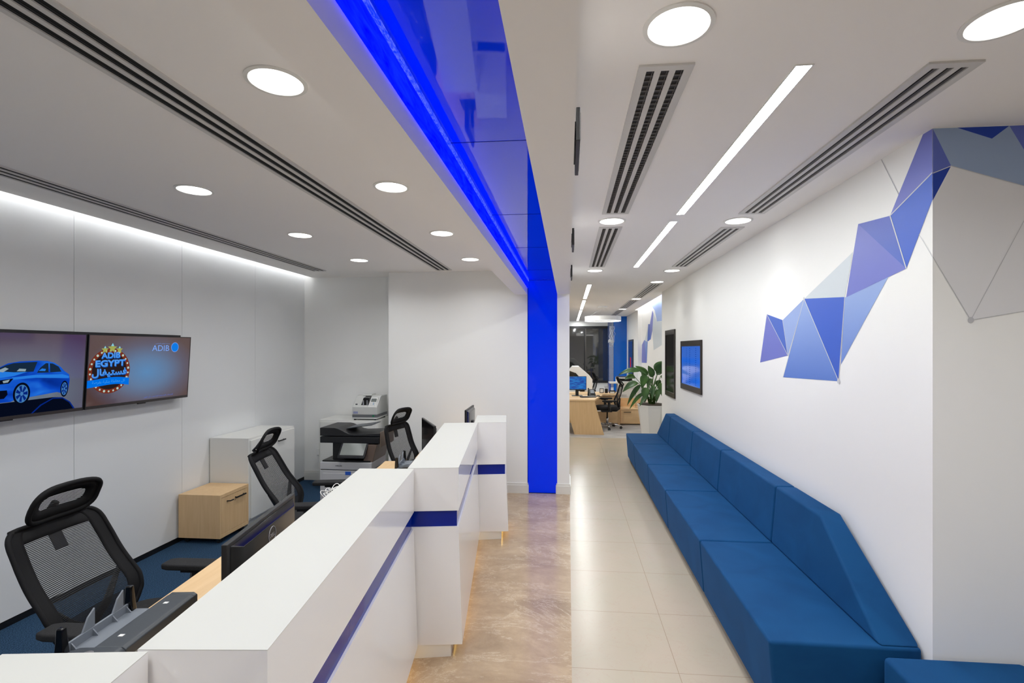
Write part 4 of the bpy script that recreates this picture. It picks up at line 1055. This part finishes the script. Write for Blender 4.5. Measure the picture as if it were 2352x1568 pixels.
for dy, dz, mi, lv in ((0.004, -0.006, 4, 5), (0, 0, 3, 7)):
    put('ADIB', 3.454 + dy, 1.742 + dz, 0.155, 0.044, mi, lv, 0.03, 0.03)
    put('EGYPT', 3.456 + dy, 1.682 + dz, 0.245, 0.050, mi, lv, 0.02, 0.035)
    put('\uFEDD\uFE8E\uFED4\uFEF4\uFE98\uFEB4\uFED3', 3.452 + dy, 1.609 + dz, 0.285, 0.068, mi, lv, 0.015, 0.03)
rb_t = [(3.278 + 0.342 * k / 20, 1.556 + 0.004 * (k / 20) + 0.014 * sin(pi * k / 20) - 0.003 * sin(2 * pi * k / 20)) for k in range(21)]
rb_b = [(y, z - 0.055) for y, z in rb_t]
for k in range(20): pic([rb_b[k], rb_b[k + 1], rb_t[k + 1], rb_t[k]], 5, 8)
put('\uFE94\uFEBB\uFEAE\uFED4\uFE91 \uFE94\uFEF4\uFEDC\uFEE8\uFE91 \uFE94\uFEE0\uFEE3\uFE8E\uFECC\uFEE3 \uFEDE\uFEDB', 3.45, 1.540, 0.27, 0.028, 11, 9, 0.02)
mb.build('festival_badge', PM, tvR, world=True); mb = MB()
put('ADIB', 3.913, 1.797, 0.176, 0.049, 8, 1)
put('\uFEF2\uFEE3\uFEFC\uFEB3\uFEF9\uFE8D \uFEF2\uFE92\uFEC7\uFEEE\uFE91\uFE83 \uFED1\uFEAE\uFEBC\uFEE3', 3.93, 1.836, 0.145, 0.014, 8, 1)
pic(ell(4.063, 1.805, 0.041, 0.042), 8, 1); pic(ell(4.063, 1.805, 0.037, 0.038), 9, 2)
mb.build('corner_logo', PM, tvR, world=True); mb = MB()
put('\uFEE5\uFEEE\uFEDC\uFE97 \uFEE5\uFE83 \uFE90\uFEA0\uFEF3 \uFE8E\uFEE4\uFEDB \uFE94\uFEF4\uFED3\uFEAE\uFEBC\uFEE4\uFEDF\uFE8D \uFE95\uFE8E\uFEE3\uFEAA\uFEA8\uFEDF\uFE8D', 3.92, 1.39, 0.30, 0.018, 10, 1)
mb.build('tagline', PM, tvR, world=True)

CM = [em('car_body', S(12, 70, 190)), em('car_light', S(40, 130, 235)), em('car_glass', S(24, 44, 66)), em('car_dark', S(6, 12, 30)), em('car_wheel', S(70, 130, 190)), em('car_arc', S(60, 150, 220)), em('car_pale', S(150, 170, 180)), em('car_deep', S(6, 40, 130))]
def car_paint():
    m_ = CM[0]; N = m_.node_tree.nodes; Lk = m_.node_tree.links; e_ = [n for n in N if n.type == 'EMISSION'][0]
    v = coords(N, Lk, (0, 2.5, 7)); f = noise(N, Lk, v, 1.5, 2, 0.5, 0.6)
    r = ramp(N, [(0.25, S(4, 36, 130)), (0.5, S(12, 74, 200)), (0.75, S(36, 120, 235))]); Lk.new(f, r.inputs[0]); Lk.new(r.outputs[0], e_.inputs[0])
car_paint()
mb = MB()
zlo = TZ0 + 0.022; yl = 2.299
pic([(yl, zlo), (yl, 1.44), (2.72, 1.451), (2.914, 1.457), (3.048, 1.461), (3.111, 1.454), (3.164, 1.419), (3.20, zlo)], 3, 0)
pic([(2.914, zlo), (2.967, 1.418), (3.048, 1.458), (3.111, 1.454), (3.164, 1.419), (3.20, zlo)], 7, 1)
pic([(2.925, zlo), (2.975, 1.412), (3.048, 1.450), (3.111, 1.446), (3.158, 1.413), (3.188, zlo)], 3, 2)
mb.build('podium_picture', CM, tvL, world=True); mb = MB()
car = [(2.47, 1.50), (2.46, 1.57), (2.50, 1.615), (2.60, 1.645), (2.69, 1.655), (2.721, 1.676), (2.763, 1.699), (2.829, 1.71), (2.94, 1.713), (2.999, 1.709), (3.043, 1.696), (3.088, 1.665), (3.111, 1.638), (3.146, 1.612), (3.153, 1.576), (3.146, 1.499), (3.128, 1.475), (3.071, 1.494), (2.914, 1.477), (2.815, 1.467), (2.791, 1.456), (2.60, 1.452), (2.50, 1.46)]
pic(car, 0, 3)
pic([(2.50, 1.615), (2.60, 1.645), (2.70, 1.657), (2.90, 1.648), (2.80, 1.618), (2.62, 1.60)], 1, 4)
pic([(2.79, 1.61), (2.93, 1.62), (3.10, 1.615), (3.146, 1.600), (3.146, 1.585), (2.93, 1.60), (2.80, 1.595)], 1, 4)
pic([(2.69, 1.655), (2.749, 1.686), (2.796, 1.70), (2.935, 1.705), (2.914, 1.641), (2.80, 1.642)], 2, 5)
pic([(2.935, 1.632), (2.956, 1.667), (2.988, 1.695), (3.032, 1.691), (3.071, 1.669), (3.093, 1.633), (2.999, 1.631)], 2, 5)
pic([(3.008, 1.634), (3.004, 1.692), (3.012, 1.692), (3.018, 1.634)], 0, 6)
pic([(2.70, 1.652), (2.75, 1.675), (2.77, 1.665), (2.74, 1.645)], 6, 6)
pic([(2.815, 1.648), (2.83, 1.664), (2.87, 1.66), (2.865, 1.645)], 6, 6)
pic([(2.945, 1.645), (2.965, 1.66), (2.99, 1.655), (2.985, 1.642)], 1, 7)
pic([(2.56, 1.60), (2.68, 1.592), (2.80, 1.603), (2.777, 1.573), (2.64, 1.565)], 3, 5); pic([(2.66, 1.585), (2.70, 1.59), (2.705, 1.575), (2.665, 1.572)], 6, 6); pic([(2.74, 1.59), (2.78, 1.598), (2.77, 1.58), (2.745, 1.577)], 6, 6)
pic([(2.53, 1.53), (2.767, 1.531), (2.772, 1.504), (2.753, 1.479), (2.54, 1.475)], 3, 5)
for cy, cz, ry, rz_ in ((2.851, 1.502, 0.050, 0.072), (3.118, 1.513, 0.026, 0.056)):
    pic(ell(cy, cz, ry, rz_), 3, 6); pic(ell(cy, cz, ry * .76, rz_ * .8), 4, 7)
    for k in range(7):
        a = 2 * pi * k / 7
        pic([(cy + ry * .2 * cos(a - .4), cz + rz_ * .2 * sin(a - .4)), (cy + ry * .7 * cos(a - .16), cz + rz_ * .74 * sin(a - .16)), (cy + ry * .7 * cos(a + .28), cz + rz_ * .74 * sin(a + .28)), (cy + ry * .2 * cos(a + .5), cz + rz_ * .2 * sin(a + .5))], 7, 8)
mb.build('car_picture', CM, tvL, world=True)

# ------------------------------------------------------------------ planter in the far recess
t_ = thing('potted_plant', (1.56, 9.32, 0), 'leafy green plant in a tall tapered white planter at the far end of the sofa', 'plant')
a_, b_ = 0.155, 0.25
o8 = lambda r_: [(r_ * sx, r_ * sy) for sx, sy in ((-1, -.45), (-.45, -1), (.45, -1), (1, -.45), (1, .45), (.45, 1), (-.45, 1), (-1, .45))]
pot = MB().prism(o8(0.155), 0, 0.70, top=o8(0.25)).prism(o8(0.25), 0.70, 0.755, top=o8(0.262))
pot.build('planter', M['white'], t_)
MB().prism(o8(0.235), 0.73, 0.765).build('soil', M['soil'], t_)
random.seed(11)
st = MB(); lf = MB()
def leaf(mb, base, tip, wd, nrm, droop=0.10, seg=8):
    base = Vector(base); tip = Vector(tip); d = tip - base; L_ = d.length; dn = d.normalized()
    side_ = dn.cross(nrm).normalized(); up = side_.cross(dn).normalized()
    vs = []; fs = []
    for i in range(seg + 1):
        t2 = i / seg; c_ = base + d * t2 + Vector((0, 0, droop * 4 * t2 * (1 - t2) - 0.0)) 
        wv = wd * (sin(pi * min(1, t2 ** 0.8)) ** 0.8) * (1 - 0.25 * t2) + 0.001
        vs += [c_ - side_ * wv + up * wv * 0.35, c_ - side_ * wv * 0.5 + up * wv * 0.08, c_, c_ + side_ * wv * 0.5 + up * wv * 0.08, c_ + side_ * wv + up * wv * 0.35]
    for i in range(seg):
        for j in range(4): fs.append((i * 5 + j, i * 5 + j + 1, (i + 1) * 5 + j + 1, (i + 1) * 5 + j))
    mb.add(vs, fs)
specs = [  # (knee x,z) , (tip x,z), width, depth offset
    ((-.20, 1.38), (-.62, 1.29), .060, 0.0), ((-.12, 1.30), (-.20, 1.05), .085, -.08), ((-.26, 1.16), (-.55, .98), .07, -.05), ((-.14, 1.08), (-.16, .80), .085, -.14),
    ((-.20, 1.12), (-.45, .72), .05, .05), ((-.16, .98), (-.42, .66), .04, -.1), ((-.02, 1.24), (-.10, 1.02), .05, -.02), ((.02, 1.26), (-.08, 1.48), .075, .03),
    ((.10, 1.34), (.16, 1.55), .10, -.03), ((.14, 1.30), (.26, 1.16), .08, -.12), ((.12, 1.16), (.20, .86), .09, -.1), ((.10, 1.05), (.05, .80), .055, -.12),
    ((.15, 1.12), (.25, .90), .07, .0), ((-.05, 1.30), (-.30, 1.47), .07, .12), ((.05, 1.40), (.26, 1.56), .08, .1), ((-.28, 1.24), (-.50, 1.20), .06, .14),
    ((.0, 1.12), (-.04, .86), .05, -.16), ((.1, 1.30), (.25, 1.50), .07, .1), ((-.10, .92), (-.26, .74), .045, -.15), ((.15, .98), (.26, .74), .05, -.1), ((.06, 1.2), (.14, 1.02), .07, -.08), ((-.08, 1.18), (-.2, 1.36), .06, .05)]
for k, ((kx, kz), (tx, tz), wd, dy) in enumerate(specs):
    bx = random.uniform(-.05, .05); by = random.uniform(-.04, .04)
    st.tube([(bx, by, 0.74), (bx + (kx - bx) * .35, by + dy * .4, 0.74 + (kz - .74) * .55), (kx, dy, kz)], [0.010, 0.008, 0.005], 6)
    leaf(lf, (kx, dy, kz), (tx, dy + random.uniform(-.08, .08), tz), wd, Vector((0.2 * (tx - kx), -0.9, 0.55)), droop=0.045 if tz < kz else 0.0)
st.build('stems', M['stem'], t_, smooth=True)
lf.build('foliage', M['leaf'], t_, smooth=True, solid=0.002)

# ------------------------------------------------------------------ far office
# window wall
wf = MB().box(-3.2, 17.36, 0.60, 1.42, 17.4, 0.68).box(-3.2, 17.36, 2.50, 1.42, 17.4, 2.59)
for x in (-3.2, -2.2, -1.1, 0.55, 1.37): wf.box(x, 17.36, 0.68, x + 0.05, 17.4, 2.50)
t_ = thing('window_1', (0, 17.4, 1.6), None, None); tag(t_, kind='structure')
wf.build('frame', mat('window_frame_black', S(26, 26, 28), 0.4), t_, world=True)
MB().box(-3.2, 17.375, 0.68, 1.42, 17.385, 2.50).build('glass', M['nightglass'], t_, world=True)
MB().box(0.60, 17.35, 0.68, 0.63, 17.36, 2.50).build('mullion', M['ventgrey'], t_, world=True)
struct('wall_far', MB().box(1.42, 17.3, 0, 1.77, 17.4, HR), M['wall'])
tag(MB().box(1.375, 15.07, 0, 1.768, 15.12, HR).build('blue_glass_wall_panel', M['farblue']), 'tall deep blue glass panel beside the dark window at the far end', 'panel')
m = mat('blue_clear_glass', S(30, 80, 160), 0.05, spec=0.6); m.node_tree.nodes['Principled BSDF'].inputs['Alpha'].default_value = 0.45
tag(MB().box(1.20, 15.08, 0.62, 1.374, 15.10, 2.68).build('clear_glass_panel', m), 'narrow see-through blue glass strip left of the deep blue panel', 'panel')
# white wire pendant
mb = MB(); random.seed(5)
for k in range(7):
    x = 1.22 + 0.022 * k; pts = [(x, 14.6, 2.46)]
    for j in range(1, 9): pts.append((x + random.uniform(-.03, .03), 14.6 + random.uniform(-.03, .03), 2.46 - j * 0.075))
    mb.tube(pts, 0.004, 6)
for j in range(4): mb.tube([(1.25 + 0.07 * cos(a), 14.6 + 0.07 * sin(a), 2.05 - 0.02 * j + 0.02 * cos(3 * a)) for a in [2 * pi * q / 18 for q in range(18)]], 0.006, 6, closed=True)
mb.tube([(1.29, 14.6, 2.46), (1.29, 14.6, HR)], 0.003, 6)
tag(mb.build('wire_pendant', M['white'], smooth=True), 'tangled white wire ornament hanging before the blue glass panel', 'ornament')
# notice screen on the far right wall
t_ = thing('wall_screen', (1.77, 14.0, 1.4), 'narrow dark poster screen on the far wall beside the blue panel', 'screen')
MB().box(1.745, 13.5, 1.0, 1.768, 14.5, 2.05).build('frame', M['dgrey'], t_, world=True)
MB().box(1.742, 13.56, 1.05, 1.7449, 14.44, 2.0).build('screen', mat('poster_navy', S(50, 58, 96), 0.2), t_, world=True)
MB().box(1.740, 13.85, 1.28, 1.7419, 14.05, 1.55).build('screen_graphic', emis('poster_red', S(170, 40, 60), 0.8), t_, world=True)

# oak desk with slanted panel
def lin(p, q, t2): return tuple(p[i] + (q[i] - p[i]) * t2 for i in range(len(p)))
t_ = thing('oak_desk', (0.0, 10.8, 0), 'large oak desk with slanted front panel in the far office, holding a lit monitor', 'desk')
MB().hexa([(-1.3, 10.30, 0.70), (0.552, 10.285, 0.70), (0.80, 11.45, 0.70), (-1.3, 11.45, 0.70), (-1.3, 10.30, 0.735), (0.552, 10.285, 0.735), (0.80, 11.45, 0.735), (-1.3, 11.45, 0.735)]).build('tabletop', M['woodx'], t_, world=True, bevel=0.002)
MB().hexa([(0.13, 10.315, 0.0), (0.745, 10.30, 0.0), (0.745, 10.34, 0.0), (0.13, 10.355, 0.0), (-0.07, 10.305, 0.699), (0.55, 10.29, 0.699), (0.55, 10.33, 0.699), (-0.07, 10.345, 0.699)]).build('slanted_panel', M['woodz'], t_, world=True)
MB().box(-1.25, 10.4, 0, -1.21, 11.4, 0.70).build('side_panel', M['woodz'], t_, world=True)
MB().box(-1.2, 10.6, 0.2, 0.3, 10.62, 0.70).build('modesty_panel', M['woodx'], t_, world=True)
t_ = thing('oak_return_desk', (0.6, 11.8, 0), 'oak side desk behind the far office chair holding a pen pot and picture frame', 'desk')
MB().box(-0.3, 11.60, 0.70, 1.21, 12.20, 0.735).build('tabletop', M['woodx'], t_, world=True, bevel=0.002)
MB().box(1.17, 11.62, 0, 1.205, 12.18, 0.70).build('side_panel', M['woodz'], t_, world=True)
MB().box(0.3, 11.64, 0.05, 1.17, 11.66, 0.32).build('drawer_front', M['woodx'], t_, world=True)
MB().box(0.3, 11.66, 0.34, 1.17, 11.68, 0.69).build('modesty_panel', M['woodx'], t_, world=True)
t_ = thing('low_cabinet', (1.5, 11.95, 0), 'low oak cabinet with a black bar handle beside the white planter', 'cabinet')
MB().box(1.215, 11.745, 0.02, 1.755, 12.16, 0.35).build('body', M['woodx'], t_, world=True)
MB().box(1.215, 11.72, 0.35, 1.76, 12.19, 0.38).build('top', M['woodx'], t_, world=True)
d_ = MB().box(1.225, 11.725, 0.03, 1.75, 11.745, 0.345).build('drawer', M['woodx'], t_, world=True)
bar_handle(MB(), 11.725, 1.32, 1.46, 0.30, ax='x').build('handle', M['black'], d_, world=True)
MB().box(1.215, 12.19, 0.0, 1.76, 12.22, 0.585).build('back_panel', M['woodx'], t_, world=True)
MB().tube([(1.62, 11.95, 0.38), (1.62, 11.95, 0.90)], 0.006, 8).tube([(1.62, 11.95, 0.38), (1.62, 11.95, 0.385)], 0.05, 16).build('cable_post', M['chrome'], t_, world=True)
# printer station behind
t_ = thing('printer_cabinet', (1.42, 12.5, 0), 'tall white cabinet with document slots carrying a white printer in the far office', 'cabinet')
MB().box(1.22, 12.30, 0, 1.74, 12.64, 0.93).build('body', M['cab'], t_, world=True)
MB().box(1.02, 12.28, 0.93, 1.75, 12.66, 0.96).build('top', M['cab'], t_, world=True)
for z in (0.62, 0.80):
    for x in (1.32, 1.52): MB().box(x, 12.295, z, x + 0.12, 12.30, z + 0.05).build('slot', M['lgrey'], t_, world=True)
MB().box(1.02, 12.28, 0.0, 1.05, 12.66, 0.93).build('side_panel', mat('blue_side', S(0, 62, 170), 0.3), t_, world=True)
t_ = thing('desktop_printer', (1.42, 12.45, 0.96), 'white desktop printer with black tray on the white cabinet behind the chair', 'printer')
MB().box(1.20, 12.32, 0.96, 1.62, 12.62, 0.99).box(1.20, 12.32, 1.055, 1.62, 12.62, 1.08).box(1.20, 12.32, 0.99, 1.24, 12.62, 1.055).box(1.58, 12.32, 0.99, 1.62, 12.62, 1.055).box(1.24, 12.60, 0.99, 1.58, 12.62, 1.055).build('body', M['white'], t_, world=True, bevel=0.004)
MB().box(1.27, 12.31, 0.99, 1.55, 12.58, 1.015).build('paper_tray', M['black'], t_, world=True)
MB().box(1.22, 12.34, 1.08, 1.60, 12.60, 1.10).build('lid', M['dgrey'], t_, world=True, bevel=0.003)
# white angular arch behind the desk
t_ = thing('angular_arch', (0.3, 12.4, 0), 'thick white angular kiosk with a slanted head rising behind the far desk', 'kiosk')
side_p = [(0.60, 0.0), (0.60, 1.03), (0.545, 1.11), (0.265, 1.352), (0.10, 1.352), (0.015, 1.255), (0.19, 1.19), (0.43, 0.93), (0.43, 0.0)]
MB().extr(side_p, 'y', 12.25, 12.85).build('shell', M['white'], t_, world=True, bevel=0.004)
MB().hexa([(0.07, 12.3, 1.226), (0.17, 12.3, 1.188), (0.17, 12.6, 1.188), (0.07, 12.6, 1.226), (0.07, 12.3, 1.232), (0.17, 12.3, 1.194), (0.17, 12.6, 1.194), (0.07, 12.6, 1.232)]).build('lens_plate', M['grey'], t_, world=True)
# things on the far desk
m = mat('desk_screen', S(10, 20, 60), 0.15, emit=S(24, 70, 150), es=0.9); t, N, Lk, b = nt(m)
v = coords(N, Lk, (0, 4, 16)); f = noise(N, Lk, v, 1.6, 2); r = ramp(N, [(0.4, S(24, 56, 132)), (0.6, S(28, 110, 180))]); Lk.new(f, r.inputs[0]); Lk.new(r.outputs[0], b.inputs['Emission Color'])
monitor((0.20, 11.1, 0.735), radians(92), 'lit blue monitor on the far oak desk beside the pillar edge', wd=0.42, ht=0.31, zb=0.13, screen=m)
t_ = thing('desk_phone', (0.53, 11.12, 0.735), 'black desk phone propped up on the far oak desk', 'phone')
MB().hexa([(-0.10, -0.08, 0), (0.09, -0.08, 0.0), (0.09, -0.06, 0.0), (-0.10, -0.06, 0.0), (-0.09, 0.03, 0.15), (0.05, 0.03, 0.15), (0.05, 0.06, 0.14), (-0.09, 0.06, 0.14)]).build('body', M['black'], t_, bevel=0.004)
MB().hexa([(-0.03, -0.055, 0.065), (0.055, -0.055, 0.065), (0.055, -0.054, 0.06), (-0.03, -0.054, 0.06), (-0.035, 0.012, 0.135), (0.04, 0.012, 0.135), (0.04, 0.013, 0.13), (-0.035, 0.013, 0.13)]).xform(Matrix.Translation((0, -0.012, 0))).build('display', M['grey'], t_)
MB().tube([(-0.085, -0.075, 0.03), (-0.075, -0.01, 0.11), (-0.075, 0.03, 0.165)], [0.018, 0.012, 0.018], 8).build('handset', M['blackgloss'], t_, smooth=True)
MB().hexa([(-0.06, 0.05, 0), (0.04, 0.05, 0), (0.04, 0.09, 0), (-0.06, 0.09, 0), (-0.06, 0.045, 0.1), (0.04, 0.045, 0.1), (0.04, 0.055, 0.1), (-0.06, 0.055, 0.1)]).build('stand', M['black'], t_)
tag(MB().hexa([(0.29, 10.66, 0.735), (0.61, 10.74, 0.735), (0.57, 10.86, 0.735), (0.25, 10.78, 0.735), (0.29, 10.66, 0.752), (0.61, 10.74, 0.752), (0.57, 10.86, 0.760), (0.25, 10.78, 0.760)]).build('keyboard', M['black'], bevel=0.003), 'black keyboard on the far oak desk in front of the phone', 'keyboard')
ms = MB().lathe([(0.001, 0.03), (0.02, 0.027), (0.033, 0.012), (0.034, 0)], seg=20, cap=False); ms.xform(Matrix.Translation((0.66, 10.98, 0.735)) @ Matrix.Diagonal((1.5, 1, 1, 1)))
tag(ms.build('computer_mouse', M['black'], smooth=True), 'black mouse at the right corner of the far oak desk', 'mouse')
t_ = thing('pen_pot', (0.91, 11.85, 0.735), 'black pen pot full of pens on the oak side desk', 'pen pot')
MB().lathe([(0.035, 0), (0.04, 0.10), (0.036, 0.10), (0.032, 0.004)], seg=20).build('pot', M['black'], t_)
for k in range(6):
    a = k * 1.1; MB().tube([(0.01 * cos(a), 0.01 * sin(a), 0.02), (0.045 * cos(a), 0.03 * sin(a), 0.17)], 0.005, 6).build('pen', [M['grey'], M['black'], M['white']][k % 3], t_)
t_ = thing('picture_frame', (0.80, 11.85, 0.735), 'small black photo frame on the oak side desk beside the pen pot', 'frame')
MB().box(-0.05, 0, 0, 0.05, 0.012, 0.014).box(-0.05, 0, 0.096, 0.05, 0.012, 0.11).box(-0.05, 0, 0.014, -0.036, 0.012, 0.096).box(0.036, 0, 0.014, 0.05, 0.012, 0.096).build('frame', M['black'], t_)
MB().box(-0.036, 0.004, 0.014, 0.036, 0.008, 0.096).build('photo', M['white'], t_)
t_ = thing('desk_tray', (1.05, 11.85, 0.735), 'black mesh letter tray at the right end of the oak side desk', 'tray')
MB().box(-0.07, -0.05, 0, 0.07, 0.05, 0.006).box(-0.07, -0.05, 0.006, -0.066, 0.05, 0.06).box(0.066, -0.05, 0.006, 0.07, 0.05, 0.06).box(-0.066, 0.046, 0.006, 0.066, 0.05, 0.06).build('tray', M['black'], t_)
MB().box(-0.05, -0.04, 0.006, 0.05, 0.04, 0.03).build('paper_stack', M['white'], t_)
